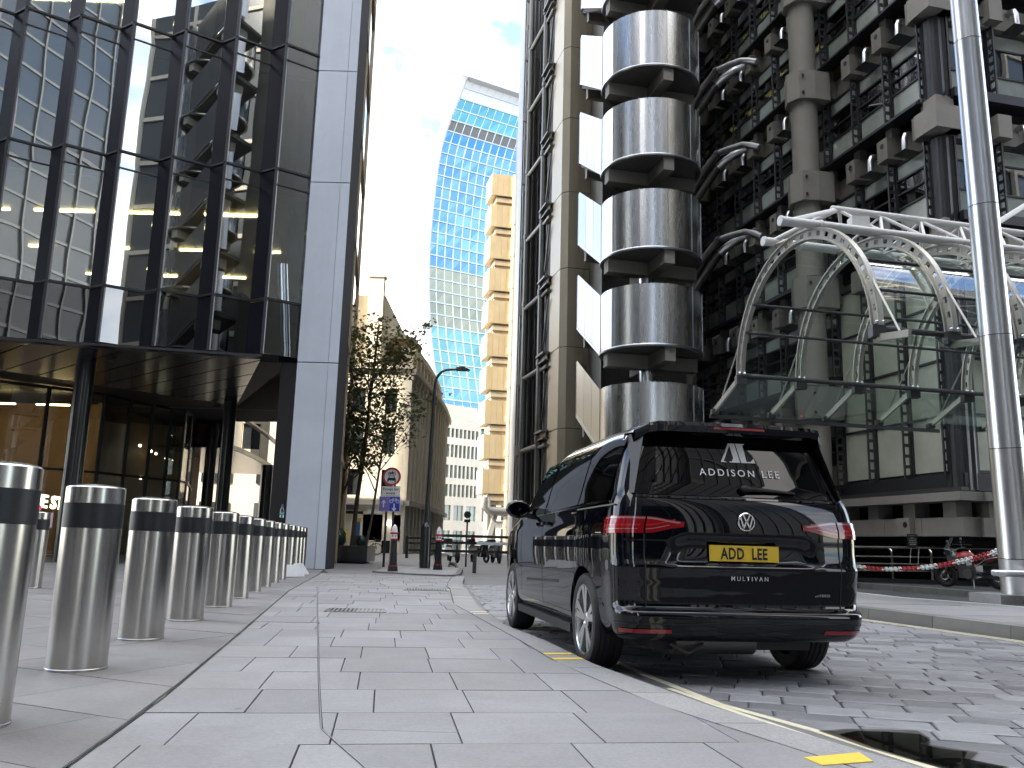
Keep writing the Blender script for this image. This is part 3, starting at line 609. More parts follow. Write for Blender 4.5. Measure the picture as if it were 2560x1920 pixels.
# meshes about the origin: x = into the building (BX), y = along (AX); z from bracket centre
def kmesh(name, mb, m, sm=False): return mesh_of(name, mb, M[m], sm)
w = 1.78
me_up = kmesh('frosted_panel', MB().box(0, .06, .1, w-.1, -1.12, -.62), 'frost')
me_lo = kmesh('frosted_panel', MB().box(0, .06, .1, w-.1, -2.98, -2.18), 'frost')
me_w1 = kmesh('window_pane', MB().box(.02, .05, .1, w-.1, -1.62, -1.18), 'glassW')
me_w2 = kmesh('window_pane', MB().box(.02, .05, .1, w-.1, -2.12, -1.68), 'glassW')
fr = MB()
for z in (-.58, -1.15, -1.65, -2.15, -3.02): fr.box(-.05, .05, .05, w-.05, z-.03, z+.03)
me_fr = kmesh('window_frame', fr, 'frame')
def ladder(z0, z1, n):
    l = MB(); l.box(-.34, -.29, -.03, .03, z0, z1).box(-.11, -.06, -.03, .03, z0, z1).box(-.045, .05, -.07, .07, z0, z1)
    for i in range(n+1): z = z0+.05+(z1-z0-.1)*i/n; l.box(-.29, -.11, -.025, .025, z-.05, z+.05)
    return l
me_mu = kmesh('ladder_mullion', ladder(-3.1, -.5, 8), 'frame_g')
me_led = kmesh('ledge', MB().box(-.5, .1, 0, w, -3.36, -3.28).box(-.25, .1, 0, w, -3.26, -3.07).box(-.42, -.36, 0, w, -3.27, -3.2), 'frame')
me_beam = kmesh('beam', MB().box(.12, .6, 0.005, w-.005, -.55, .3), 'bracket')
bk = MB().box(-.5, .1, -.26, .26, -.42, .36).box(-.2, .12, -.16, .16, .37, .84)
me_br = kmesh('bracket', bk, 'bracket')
me_bh = kmesh('bracket_hole', MB().lathe([(.09, 0), (.09, .02)], (0, 0, 0), 12, Matrix.Translation((-.515, 0, .12)) @ Matrix.Rotation(pi/2, 4, 'Y')), 'blackmatte')
el = [(.1, 0, .1), (-.25, 0, .12), (-.36, 0, .08), (-.42, 0, -.05), (-.43, 0, -.5)]
du = MB().tube(el, .1, 12); du.hexa([(-.56, -.1, -.5), (-.3, -.1, -.5), (-.3, .1, -.5), (-.56, .1, -.5), (-.62, -.13, -.53), (-.1, -.13, -.8), (-.1, .13, -.8), (-.62, .13, -.53)][::1])
me_du = kmesh('air_duct', MB().tube(el, .1, 12), 'pole', True)
me_ds = kmesh('duct_shoe', MB().add([(-.56, -.11, -.5), (-.3, -.11, -.5), (-.3, .11, -.5), (-.56, .11, -.5), (-.66, -.3, -.58), (-.05, -.3, -.62), (-.05, .3, -.62), (-.66, .3, -.58)], [(3, 2, 1, 0), (4, 5, 6, 7), (0, 1, 5, 4), (1, 2, 6, 5), (2, 3, 7, 6), (3, 0, 4, 7)][:]), 'frame_g')
def put(me, name, s, z, b=B0, rz=RZA): return inst(me, name, tuple(LB(s, b, z)), rz, K)
rng = random.Random(3)
for i, s in enumerate(MODS):
    for z in FL:
        if z-3.2 > .72*(LB(s, B0).y)+2.5: continue
        low = z < 11
        if low and i < 3:
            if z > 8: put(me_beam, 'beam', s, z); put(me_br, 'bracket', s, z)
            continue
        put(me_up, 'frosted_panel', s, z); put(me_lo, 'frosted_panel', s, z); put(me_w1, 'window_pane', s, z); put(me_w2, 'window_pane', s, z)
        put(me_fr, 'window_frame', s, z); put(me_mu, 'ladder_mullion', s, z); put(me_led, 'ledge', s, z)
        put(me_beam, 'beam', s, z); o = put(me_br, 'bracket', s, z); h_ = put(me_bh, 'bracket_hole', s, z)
        if i % 3 != 2 and z > 8:
            put(me_du, 'air_duct', s+.75, z); put(me_ds, 'duct_shoe', s+.75, z)
# tall frosted bays beside the entrance
TZ = [3.42, 5.15, 6.9, 8.65, 10.35]
for i in range(3):
    for z0, z1 in zip(TZ, TZ[1:]):
        put(kmesh('tall_panel', MB().box(0, .06, .1, w-.1, z0+.04-0, z1-.04), 'frost2'), 'tall_panel', MODS[i], 0)
        put(kmesh('tall_transom', MB().box(-.05, .07, .04, w-.04, z1-.035, z1+.035), 'frame'), 'tall_transom', MODS[i], 0)
    me_t = kmesh('ladder_mullion', ladder(3.3, 9.95, 19), 'frame_g'); put(me_t, 'ladder_mullion', MODS[i], 0)
    put(kmesh('tall_transom', MB().box(-.05, .07, .04, w-.04, 3.36, 3.41), 'frame'), 'tall_transom', MODS[i], 0)
# plinth: cornice, posts, concrete band
s0, s1 = 21.5, 40.
def bx(name, b0, b1, sa, sb, z0, z1, m, par=None):
    return obj(name, MB().box(b0, b1, sa, sb, z0, z1, Mloc), M[m], K if par is None else par)
bx('sill_beam', 18.85, 19.2, s0, s1, 2.95, 3.34, 'frame'); bx('sill_beam', 18.7, 19.2, s0, s1, 2.82, 2.93, 'frame_g')
bx('cornice', 18.45, 19.3, s0-.2, s1, 2.52, 2.78, 'concrete')
for s in MODS: bx('plinth_post', 18.75, 19.3, s-.27, s+.27, 2.06, 2.51, 'concrete')
bx('plinth_post', 18.75, 19.3, 21.6, 22.0, 2.06, 2.51, 'concrete') if 0 else None
sa = s0
while sa < s1:
    bx('plinth_beam', 18.7, 19.3, sa+.01, sa+1.77, 1.5, 2.05, 'concrete'); sa += 1.78
for s in (MODS[1], MODS[3]): bx('plinth_block', 18.5, 18.69, s-.3, s+.3, 1.5, 2.06, 'concrete')
for s, zz_ in ((MODS[1], 1.85), (MODS[3], 1.9), (MODS[3], 1.65)): put(me_bh, 'bracket_hole', s-.1, zz_-.12, 19.0)
# north face (towards the viewer's right)
for j in range(5):
    b = 19.3+1.78*j
    for z in FL[1:6]:
        for nm, z0, z1, m_ in (('frosted_panel', -1.12, -.62, 'frost'), ('window_pane', -2.12, -1.18, 'glassW'), ('frosted_panel', -2.98, -2.18, 'frost')): bx(nm, b+.1, b+1.68, 21.78, 21.82, z+z0, z+z1, m_)
        bx('window_frame', b+.05, b+1.73, 21.74, 21.83, z-1.17, z-1.12, 'frame'); bx('window_frame', b+.05, b+1.73, 21.74, 21.83, z-2.18, z-2.12, 'frame')
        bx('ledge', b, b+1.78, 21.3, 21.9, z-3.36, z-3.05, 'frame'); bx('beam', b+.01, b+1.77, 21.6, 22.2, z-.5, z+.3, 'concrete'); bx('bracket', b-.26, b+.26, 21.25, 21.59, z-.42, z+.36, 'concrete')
        inst(me_mu, 'ladder_mullion', tuple(LB(21.78, b, z)), RZA+pi/2, K)
        inst(me_du, 'air_duct', tuple(LB(21.7, b+.8, z)), RZA+pi/2, K); inst(me_ds, 'duct_shoe', tuple(LB(21.7, b+.8, z)), RZA+pi/2, K)
    for z0, z1 in zip(TZ, TZ[1:]): bx('tall_panel', b+.1, b+1.68, 21.78, 21.82, z0+.05, z1-.05, 'frost2')
    for z1 in TZ: bx('tall_transom', b+.05, b+1.73, 21.74, 21.83, z1-.04, z1+.04, 'frame')
    bx('plinth_beam', b, b+1.77, 21.4, 22., 1.5, 2.05, 'concrete'); bx('cornice', b, b+1.77, 21.2, 22., 2.52, 2.78, 'concrete'); bx('plinth_post', b+.3, b+.8, 21.5, 22, 2.06, 2.51, 'concrete'); bx('sill_beam', b, b+1.78, 21.5, 21.9, 2.82, 3.34, 'frame')
# fluted corner post and its capitals
for z0, z1 in ((2.85, 9.95), (11.1, 14.0), (15.4, 18.15), (19.6, 22.3)):
    c = MB(); cc = LB(21.85, 19.12)
    prof = []
    for k in range(40): a = 2*pi*k/40; r = .42*(1+.05*cos(10*a))/max(abs(cos(a)), abs(sin(a)))**.55*.86; prof.append((cc.x+r*cos(a-AZ), cc.y+r*sin(a-AZ)))
    obj('corner_post', c.prism(prof, z0, z1), M['frame'], K)
for z in FL[1:5]:
    bx('corner_capital', 18.45, 19.5, 21.2, 22.2, z-.42, z+.36, 'concrete'); bx('corner_capital', 18.75, 19.4, 21.5, 22.1, z+.37, z+.86, 'concrete')
# round concrete columns with collars
for sC, bC, zt in ((27.65, 18.0, 33), (37.2, 17.2, 33)):
    p = LB(sC, bC)
    lv = [-3]+FL+[35]
    for z0, z1 in zip(lv, lv[1:]): obj('column_drum', MB().lathe([(.5, z0+.62 if z0 > 0 else z0), (.5, z1-.6)], (p.x, p.y, 0), 28), M['concrete'], K, True)
    for z in FL:
        hx = MB(); pr = [(p.x+BX.x*u+AX.x*v, p.y+BX.y*u+AX.y*v) for u, v in ((-.72, 0), (-.5, -.52), (.1, -.66), (.75, -.66), (.75, .66), (.1, .66), (-.5, .52))]
        o = obj('column_collar', MB().prism(pr, z-.62, z+.55), M['concrete'], K)
        obj('bolt', MB().tube([p+AX*-.53-BX*.33+Vector((0, 0, z+.3)), p+AX*-.62-BX*.4+Vector((0, 0, z+.3))], .05, 8).tube([p+AX*-.53-BX*.33+Vector((0, 0, z-.4)), p+AX*-.62-BX*.4+Vector((0, 0, z-.4))], .05, 8), M['blackmatte'], o)
# dark interior
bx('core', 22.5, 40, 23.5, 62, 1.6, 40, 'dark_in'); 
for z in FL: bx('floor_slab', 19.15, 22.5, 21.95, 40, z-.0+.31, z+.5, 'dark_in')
bx('pit_shade_wall', 21.5, 40, 24.5, 62, -.1, 1.49, 'dark_in'); bx('undercroft_soffit', 19.31, 40, 22.02, 62, 1.52, 1.58, 'dark_in')  # near-black wall paints in the shade below the block
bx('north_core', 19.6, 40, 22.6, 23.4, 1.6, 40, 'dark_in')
for q in ((650, 130), (505, 310), (370, 475), (685, 770), (535, 925), (400, 1070), (1050, 395), (160, 1330), (830, 610)):
    p = at_b(1720+.3014*q[0], .3014*q[1], 20.4); g = MB()
    g.lathe([(.12, -.06), (.3, -.08), (.36, .0), (.3, .05), (.12, .03)], (p.x, p.y, p.z), 14); obj('ceiling_lamp', g, M['lamp_y'], K, True)
# silver ducts running from the facade towards the stair tower
DP = [((1893, 155, 18.7), (1872, 152, 18.5), (1852, 152, 18.3), (1822, 163, 17.9), (1790, 178, 17.5), (1752, 228, 17.0), (1725, 275, 16.5)), ((1880, 166, 18.9), (1858, 168, 18.7), (1838, 176, 18.4), (1812, 195, 18.0), (1786, 218, 17.6), (1752, 268, 17.1), (1725, 310, 16.6))]
for dz in (-8.32, -4.16, 0, 4.16, 8.32):
    for j, r in enumerate((.15, .2)):
        pts = [at_b(*q)+Vector((0, 0, dz)) for q in DP[j]]
        o = obj('silver_duct', MB().tube(pts[:5], r, 14), M['pole'], K, True); obj('dark_duct', MB().tube(pts[4:], r+.02, 14), M['duct'], K, True)
        q = pts[4]; d = (pts[4]-pts[3]).normalized(); obj('duct_collar', MB().tube([q-d*.1, q+d*.1], r+.035, 14), M['duct'], o)

# ------------------------------------------------------------------ stair tower with stacked steel drums
DC = Vector((5.62, 34.26, 0)); DR = 2.06
T = thing('stair_tower', 'tower of stacked shiny stainless steel stair drums behind the van', 'stair tower', (DC.x, DC.y, 0))
fa = atan2(-DC.y, -DC.x)                   # towards the viewer
def arcp(r, a, z): return (DC.x+r*cos(a), DC.y+r*sin(a), z)
for k in range(-2, 7):
    zb = 8.62+3.92*k; zt = zb+2.45
    if zb < -1: continue
    seams = [radians(d) for d in (-79, -47, -12, 20, 53, 85, 117, 149)]
    for a0, a1 in zip(seams, seams[1:]):
        rows = []
        for j in range(9): a = fa+a0+.006+(a1-a0-.012)*j/8; rows.append([arcp(DR, a, zb+.06), arcp(DR, a, zt), arcp(DR-.07, a, zt), arcp(DR-.07, a, zb+.06)])
        o = obj('drum_panel', MB().grid(rows, True), M['inox'], T, True, .5)
        a = fa+a1; obj('seam_strip', MB().hexa([arcp(DR+.0, a-.008, zb+.04), arcp(DR+.022, a-.008, zb+.04), arcp(DR+.022, a+.008, zb+.04), arcp(DR, a+.008, zb+.04), arcp(DR, a-.008, zt+.03), arcp(DR+.022, a-.008, zt+.03), arcp(DR+.022, a+.008, zt+.03), arcp(DR, a+.008, zt+.03)]), M['inox_rim'], o)
    obj('drum_rim', MB().lathe([(DR-.12, zb-.06), (DR+.03, zb-.06), (DR+.045, zb), (DR+.015, zb+.055), (DR-.1, zb+.055), (DR-.12, zb-.06)], (DC.x, DC.y, 0), 56, None, False), M['inox_rim'], T, True, .5)
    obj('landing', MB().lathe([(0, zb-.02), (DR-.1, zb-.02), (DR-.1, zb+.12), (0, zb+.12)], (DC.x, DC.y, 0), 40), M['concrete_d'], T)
    for d, l0, l1, w2, zo in ((-AX, -1.8, 1.95, .22, 0), (BX, -1.95, 1.95, .24, .0)):
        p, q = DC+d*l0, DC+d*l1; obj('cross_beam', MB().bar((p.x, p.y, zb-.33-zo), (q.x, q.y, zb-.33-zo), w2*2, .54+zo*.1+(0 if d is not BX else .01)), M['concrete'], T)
    # sloping parapet wing of the stair flight
    Tp, Ep = Vector((3.575, 34.2, 0)), Vector((2.84, 36.85, 0)); rise = 1.746
    for j in range(3):
        a_, b_ = Tp+(Ep-Tp)*(j/3+.004), Tp+(Ep-Tp)*((j+1)/3-.004); za, zb_ = zb+rise*(j/3+.004), zb+rise*((j+1)/3-.004)
        d = (Ep-Tp).normalized(); n = Vector((-d.y, d.x, 0))
        obj('wing_panel', MB().slab([(a_.x, a_.y, za), (a_.x, a_.y, za+2.45), (b_.x, b_.y, zb_+2.45), (b_.x, b_.y, zb_)], -n if n.x > 0 else n, .03), M['inox_w'], T)
    e = [Ep, Vector((2.8, 37.15, 0)), Vector((2.95, 37.5, 0)), Vector((3.3, 37.75, 0))]
    rows = [[(p.x, p.y, zb+rise), (p.x, p.y, zb+rise+2.45)] for p in e]; obj('wing_panel', MB().grid(rows), M['inox_w'], T, True)
    dn = (Ep-Tp).normalized()
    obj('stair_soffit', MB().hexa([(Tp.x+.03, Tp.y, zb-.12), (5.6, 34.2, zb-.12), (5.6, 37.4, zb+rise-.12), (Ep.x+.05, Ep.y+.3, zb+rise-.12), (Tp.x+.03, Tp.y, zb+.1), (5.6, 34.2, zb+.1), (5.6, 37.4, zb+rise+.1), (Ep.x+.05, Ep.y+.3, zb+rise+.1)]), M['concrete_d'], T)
    obj('wing_edge', MB().bar((Tp.x, Tp.y, zb-.02), (Ep.x, Ep.y, zb+rise-.02), .1, .1), M['inox_rim'], T)
    obj('stub_beam', MB().bar((3.1, 36.6, zb+rise-.55), (4.4, 36.9, zb+rise-.55), .25, .75), M['concrete'], T)
obj('central_column', MB().lathe([(.34, -.1), (.34, 36)], (DC.x-.1, DC.y+.3, 0), 20), M['inox'], T, True)
obj('back_wall', MB().box(12.8, 17, 36.4, 38.2, -.1, 40, Mloc), M['duct'], T)

# ------------------------------------------------------------------ clad service shaft left of the drums
S = thing('service_shaft', 'tall grey panel-clad service shaft left of the steel drums', 'shaft', (3.5, 41, 0))
c0 = Vector((2.28, 40.0, 0)); cl = c0+AX*.35; cf = c0+BX*.28; le = c0+AX*2.1; re = c0+BX*7
jz = [-.1]+[6.35+3.93*k for k in range(-1, 14)]
def wl(a_, b_, z0, z1, nm, m_='shaft', o=.1):
    d = (b_-a_).normalized(); n = Vector((d.y, -d.x, 0)); obj(nm, MB().slab([(a_.x, a_.y, z0+.02), (b_.x, b_.y, z0+.02), (b_.x, b_.y, z1-.02), (a_.x, a_.y, z1-.02)], -n, o), M[m_], S)
for z0, z1 in zip(jz, jz[1:]):
    wl(le, cl, z0, z1, 'side_panel'); wl(cl, cf, z0, z1, 'corner_panel'); wl(cf, c0+BX*1.1, z0, z1, 'front_panel'); wl(c0+BX*1.12, re, z0, z1, 'front_panel')
ip = [p for p in (le+BX*.06, cl+BX*.06+AX*.03, cf+AX*.06, re+AX*.06, re+AX*3, le+BX*.06+AX*.0+AX*.9)]
obj('shaft_core', MB().prism([(p.x, p.y) for p in ip][::1], -.1, 57), M['blackmatte'], S)

# ------------------------------------------------------------------ bundle of vertical ducts
D_ = thing('duct_bundle', 'bundle of dark vertical ducts and braces left of the service shaft', 'ducts', (1, 46, 0))
pipes = [(1309, 46.0, .17, 'duct'), (1318, 47.2, .24, 'duct'), (1328, 48.5, .2, 'duct'), (1349, 43.2, .18, 'duct'), (1338, 49, .12, 'duct'), (1362, 44.6, .1, 'duct'), (1300, 50.0, .12, 'duct_l'), (1296, 47, .04, 'duct_l'), (1334, 45, .03, 'blackmatte')]
pos = []
for px, Y, r, m_ in pipes:
    q = at_y(px, 959, Y); x = q.x; pos.append((x, Y))
    o = obj('pipe', MB().lathe([(r, -.1), (r, 60)], (x, Y, 0), 16), M[m_], D_, True)
    if r > .1:
        for k in range(15): z = 2.2+3.93*k+random.uniform(-.3, .3); obj('pipe_collar', MB().lathe([(r+.035, z-.14), (r+.035, z+.14)], (x, Y, 0), 16), M['duct'], o, True)
for k in range(14):
    z = 1.6+3.93*k
    obj('tie_tube', MB().tube([(pos[0][0], 46, z+.3), (pos[3][0]-.02, 43.2, z+.3)], .13, 10), M['duct'], D_, True)
    obj('tie_tube', MB().tube([(pos[1][0], 47.2, z), (pos[2][0], 48.5, z)], .06, 8), M['duct'], D_, True)
    a_ = Vector((pos[3][0], 43.2, z+.9)); b_ = c0+AX*1.9-BX*.12+Vector((0, 0, z+.9)); b_.z = z+.9
    obj('flanged_beam', MB().bar(a_, b_, .5, .1).bar(a_-Vector((0, 0, .18)), b_-Vector((0, 0, .18)), .06, .26).bar(a_-Vector((0, 0, .36)), b_-Vector((0, 0, .36)), .3, .07), M['duct'], D_)
    obj('tie_tube', MB().tube([(pos[3][0], 43.2, z+.2), (b_.x, b_.y, z+.2)], .1, 8), M['duct'], D_, True)
    obj('brace', MB().tube([(pos[3][0]+.1, 43.3, z+1), (b_.x-.02, b_.y+.1, z+3.7)], .05, 6), M['duct'], D_)
    obj('valve_box', MB().box(pos[7][0]-.1, pos[7][0]+.08, 46.9, 47.2, z+.2, z+.7), M['duct_l'], D_)
for j in range(3): obj('pale_pipe', MB().tube([(pos[2][0]-.1, 46.5, 2.2+.2*j), (pos[3][0], 44.2, 2.2+.2*j)], .085, 10), M['white'], D_, True)
obj('backing_wall', MB().prism([(.25, 52), (6.5, 52), (5, 92), (-.1, 92)], -.1, 62), M['duct'], D_)

# ------------------------------------------------------------------ distant stack of boxy pods
Pd = thing('pod_tower', 'distant stack of metal-clad boxy pods beyond the ducts, cladding coloured for golden light', 'pod tower', (-2, 98, 0))
pc = Vector((-3.0, 97, 0))
for k in range(10):
    zb = 10.4+3.94*(k-1); h_ = 2.75
    def PP(b, s, z): p = pc+BX*b+AX*s; return (p.x, p.y, z)
    def pbox(nm, b0, b1, s0, s1, z0, z1, m_, par=Pd): return obj(nm, MB().hexa([PP(b0, s0, z0), PP(b1, s0, z0), PP(b1, s1, z0), PP(b0, s1, z0), PP(b0, s0, z1), PP(b1, s0, z1), PP(b1, s1, z1), PP(b0, s1, z1)]), M[m_], par)
    pod = pbox('pod', 0, 3.4, 0, 3.4, zb, zb+h_, 'pod')
    for j in range(5): pbox('pod_panel', .01+.68*j, .67+.68*j, -.045, -.0, zb+.02, zb+h_-.02, 'pod', pod)
    for j in range(4): pbox('pod_panel', -.045, 0., .01+.85*j, .84+.85*j, zb+.02, zb+h_-.02, 'pod', pod)
    pbox('pod_neck', .75, 3.2, .5, 3, zb-1.19, zb-.02, 'podtrim'); pbox('pod_tray', .6, 2.7, .15, 2.8, zb-.75, zb-.2, 'podtrim')
    q = PP(.35, -.07, zb+1.6)
    pbox('porthole', -.06, -.046, 1.2, 1.6, zb+1.2, zb+1.9, 'frame_g', pod) if k < 4 else None
px_ = pc+BX*2.75-AX*.4
o = obj('riser_pipe', MB().lathe([(.33, -.1), (.33, 44.5)], (px_.x, px_.y, 0), 16), M['podtrim'], Pd, True)
for k in range(10): z = 3.3+3.94*k; obj('pipe_collar', MB().lathe([(.42, z-.5), (.42, z+.3)], (px_.x, px_.y, 0), 16), M['podtrim'], o, True)
for b, s in ((.9, .6), (2.0, 2.8), (3.1, .8), (1.5, 1.5)): q = PP(b, s, 0); obj('leg', MB().lathe([(.28, -.1), (.28, 9)], (q[0], q[1], 0), 14), M['duct_l'], Pd, True)
obj('elbow_duct', MB().tube([PP(.3, -.6, 6.0), PP(.3, -.6, 4.9), PP(.7, -.6, 4.55), PP(1.4, -.6, 4.5), PP(4, -.5, 4.5)], .5, 14), M['duct_l'], Pd, True)
obj('raking_strut', MB().bar(PP(.4, 0, -.1), PP(1.6, 0, 4.2), .6, .5), M['concrete'], Pd)
pbox('upper_rack', 3.5, 5, 1, 3, -.1, 52, 'duct')
# ------------------------------------------------------------------ entrance canopy: glass barrel vault on perforated ribs
Y_ = thing('entrance_canopy', 'glass barrel-vault entrance canopy with perforated arched steel ribs right of the van', 'canopy', tuple(LB(16.5, 12)))
CA, CR, CZ = 16.55, 2.55, 5.19
def arc(t, r=CR): return (CA+r*cos(t), CZ+r*sin(t))        # t: 0 = far foot, pi = near foot
RB = [10.44+1.66*i for i in range(7)]
M['rib'] = mat('rib_metal', (.5, .48, .43), .4, .7, noise=.15, nscale=4)
def ribmesh():
    b = MB(); n = 44; P = lambda t, r, o: tuple(LB(arc(t, r)[0], o, arc(t, r)[1]))
    for r0, r1, w2 in ((CR-.02, CR+.015, .06), (CR+.2, CR+.235, .06)):
        rows = [[P(pi*i/n, r0, -w2), P(pi*i/n, r0, w2), P(pi*i/n, r1, w2), P(pi*i/n, r1, -w2)] for i in range(n+1)]; b.grid(rows, True)
    for i in range(26):
        t0, t1 = pi*(i+.0)/26, pi*(i+.58)/26; rows = [[P(t, CR+.0, -.012), P(t, CR+.0, .012), P(t, CR+.21, .012), P(t, CR+.21, -.012)] for t in (t0, (t0+t1)/2, t1)]; b.grid(rows, True); b.f.append(tuple(len(b.v)-4+j for j in range(4))); b.f.append(tuple(len(b.v)-9-j for j in range(4)))
    # the web stays closed above and below each hole
        rows = [[P(t, CR+.0, -.011), P(t, CR+.0, .011), P(t, CR+.055, .011), P(t, CR+.055, -.011)] for t in (t1, pi*(i+1)/26)]; b.grid(rows, True)
        rows = [[P(t, CR+.155, -.011), P(t, CR+.155, .011), P(t, CR+.205, .011), P(t, CR+.205, -.011)] for t in (t1, pi*(i+1)/26)]; b.grid(rows, True)
    return b
me_rib = mesh_of('arched_rib', ribmesh(), M['rib'], True, .5)
for i, b in enumerate(RB):
    inst(me_rib, 'arched_rib', tuple(BX*b), 0, Y_)
    # outriggers, rods and clamps of the far-side and near-side glass wings
    f0, f1 = LB(CA+CR+.1, b, CZ), LB(CA+CR+1.55, b, CZ-.66)
    o = obj('outrigger', MB().bar(f0, f1, .06, .13), M['rib'], Y_); obj('outrigger_clamp', MB().box(f1.x-.09, f1.x+.09, f1.y-.09, f1.y+.09, f1.z-.09, f1.z+.05), M['frame_g'], o)
    obj('tie_rod', MB().tube([LB(*[arc(.36, CR+.2)[0]], b, arc(.36, CR+.2)[1]), f0+(f1-f0)*.72+Vector((0, 0, .07))], .022, 6), M['rib'], Y_)
    g0, g1 = LB(CA-CR-.1, b, CZ-.22), LB(CA-CR-1.0, b, CZ-.34)
    obj('outrigger', MB().bar(g0, g1, .06, .13), M['rib'], Y_)
    obj('tie_rod', MB().tube([LB(arc(pi-.4, CR+.2)[0], b, arc(pi-.4, CR+.2)[1]), g0+(g1-g0)*.7+Vector((0, 0, .07))], .022, 6), M['rib'], Y_)
    for t in (0, pi):
        q = LB(arc(t, CR+.1)[0], b, CZ-.08); o = obj('foot_clamp', MB().box(q.x-.13, q.x+.13, q.y-.11, q.y+.11, q.z-.14, q.z+.1), M['frame_g'], Y_)
        for s in (-1, 1): obj('bolt', MB().ball((q.x+.06*s, q.y-.13, q.z+.13), .04, 8, 5), M['chrome'], o, True)
nf = 5
for b0, b1 in zip(RB, RB[1:]):
    for j in range(nf):
        t0, t1 = pi*(j+.015)/nf, pi*(j+.985)/nf
        rows = [[tuple(LB(arc(t0+(t1-t0)*k/5, CR-.06)[0], bb, arc(t0+(t1-t0)*k/5, CR-.06)[1])) for bb in (b0+.03, b1-.03)] for k in range(6)]
        obj('vault_pane', MB().grid(rows), M['glassC'], Y_, True, 1)
    for f0, f1, z0, z1 in ((CA+CR+.12, CA+CR+1.6, CZ-.07, CZ-.75), (CA-CR-.12, CA-CR-1.05, CZ-.3, CZ-.42)):
        obj('wing_pane', MB().slab([LB(f0, b0+.02, z0), LB(f0, b1-.02, z0), LB(f1, b1-.02, z1), LB(f1, b0+.02, z1)], (0, 0, 1), .02), M['glassC'], Y_)
for t, dr, r in ((0, .1, .06), (.3*pi/2.2, .06, .035), (.72, .06, .035), (pi, .1, .06), (pi-.72, .06, .035), (pi-.35, .06, .03)):
    q = arc(t, CR+dr-.12); obj('purlin', MB().tube([LB(q[0], RB[0]-.05, q[1]), LB(q[0], RB[-1], q[1])], r, 10), M['frame_g'], Y_, True)
obj('gutter_bar', MB().bar(LB(CA+CR+1.62, RB[0]-.1, CZ-.8), LB(CA+CR+1.62, RB[-1]-3, CZ-.8), .07, .1), M['frame_g'], Y_)
# white tube truss above the vault
Tz = thing('tube_truss', 'white painted triangular tube truss above the glass canopy', 'truss', tuple(LB(16.7, 12, 8)))
ch = {'a': (17.45, 8.1, 10.15), 'b': (15.95, 8.0, 9.7), 'c': (16.7, 8.78, 11.5)}; bend = 24
for k_ in ('a', 'b', 'c'):
    s, z, b = ch[k_]; r = .105 if k_ != 'c' else .085
    o = obj('chord', MB().tube([LB(s, b, z), LB(s, bend, z)], r, 14), M['white'], Tz, True)
    if k_ != 'c':
        obj('end_plate', MB().tube([LB(s, b-.015, z), LB(s, b+.03, z)], r+.012, 14).tube([LB(s, b+.95, z), LB(s, b+1., z)], r+.02, 14), M['white'], o, True)
        obj('nose_tube', MB().tube([LB(s, b+.25, z+.03), LB(16.7, 11.6, 8.76)], .06, 10), M['white'], Tz, True)
b = 11.7; k = 0
while b < bend-1:
    for k_ in 'ab':
        s, z, _ = ch[k_]; obj('web_tube', MB().tube([LB(16.7, b, 8.75), LB(s, b+.55, z+.04)], .04, 8), M['white'], Tz, True); obj('web_tube', MB().tube([LB(16.7, b+1.1, 8.75), LB(s, b+.55, z+.04)], .032, 8), M['white'], Tz, True)
    obj('cross_tube', MB().tube([LB(17.45, b+.55, 8.1), LB(15.95, b+.55, 8.0)], .035, 8), M['white'], Tz, True); b += 1.1
q = LB(16.3, 11.9, 8.2); obj('camera_box', MB().box(q.x-.2, q.x+.2, q.y-.15, q.y+.15, q.z, q.z+.25), M['white'], Tz)
for b in RB[:6]: obj('hanger', MB().tube([LB(16.7, b, CZ+CR+.22), LB(15.95, b, 7.95)], .03, 6).tube([LB(16.7, b, CZ+CR+.22), LB(17.45, b, 8.02)], .03, 6), M['rib'], Tz)
obj('diagonal_tube', MB().tube([LB(16.7, 15.8, 8.8), LB(18.5, 19, 10.6)], .07, 10), M['white'], Tz, True)

# ------------------------------------------------------------------ tall steel pole on a granite plinth
def cray(x, y, t): return Vector((0, 0, CAMH)) + ray(x, y)*t
p0_, p1_ = cray(2551, 1489, 14.7), cray(2409, 8, 15.9); PX, PY = p0_.x, p0_.y; ax_ = (p1_-p0_)
P = thing('steel_pole', 'tall raking brushed steel mast on a granite plinth at the right edge', 'mast', (PX, PY, .15))
fr_ = [0, .06, .235, .42, .64, .93, 1.3]; pr_ = .29
for f0, f1 in zip(fr_, fr_[1:]):
    a_, b_ = p0_+ax_*f0, p0_+ax_*f1; d = ax_.normalized()
    ra, rb = pr_*(1-.24*f0), pr_*(1-.24*f1)
    o = obj('pole_segment', MB().tube([a_, a_+d*.02, b_-d*.014], [ra+.003, ra, rb], 32), M['pole'], P, True)
    obj('joint_ring', MB().tube([b_-d*.014, b_], rb-.008, 32), M['frame'], o)
pz = p0_.z
for i, (x0, x1) in enumerate(((-.62, -.26), (-.25, .7))): obj('plinth_block', MB().box(PX+x0, PX+x1, PY-.5, PY+.5, .15, pz+.02), M['kerb'], P)
hr = thing('hand_rail', 'short steel guard rail with a rounded end in front of the tall pole', 'rail', (PX, PY-.6, .15))
zr = .66; obj('rail', MB().tube([(PX-.66, PY-.42, zr), (PX-.64, PY-.52, zr), (PX-.54, PY-.58, zr), (PX+2.6, PY-.5, zr)], .055, 12), M['pole'], hr, True)
obj('post', MB().lathe([(.03, .4), (.03, zr)], (PX+.5, PY-.54, 0), 10), M['pole'], hr, True)

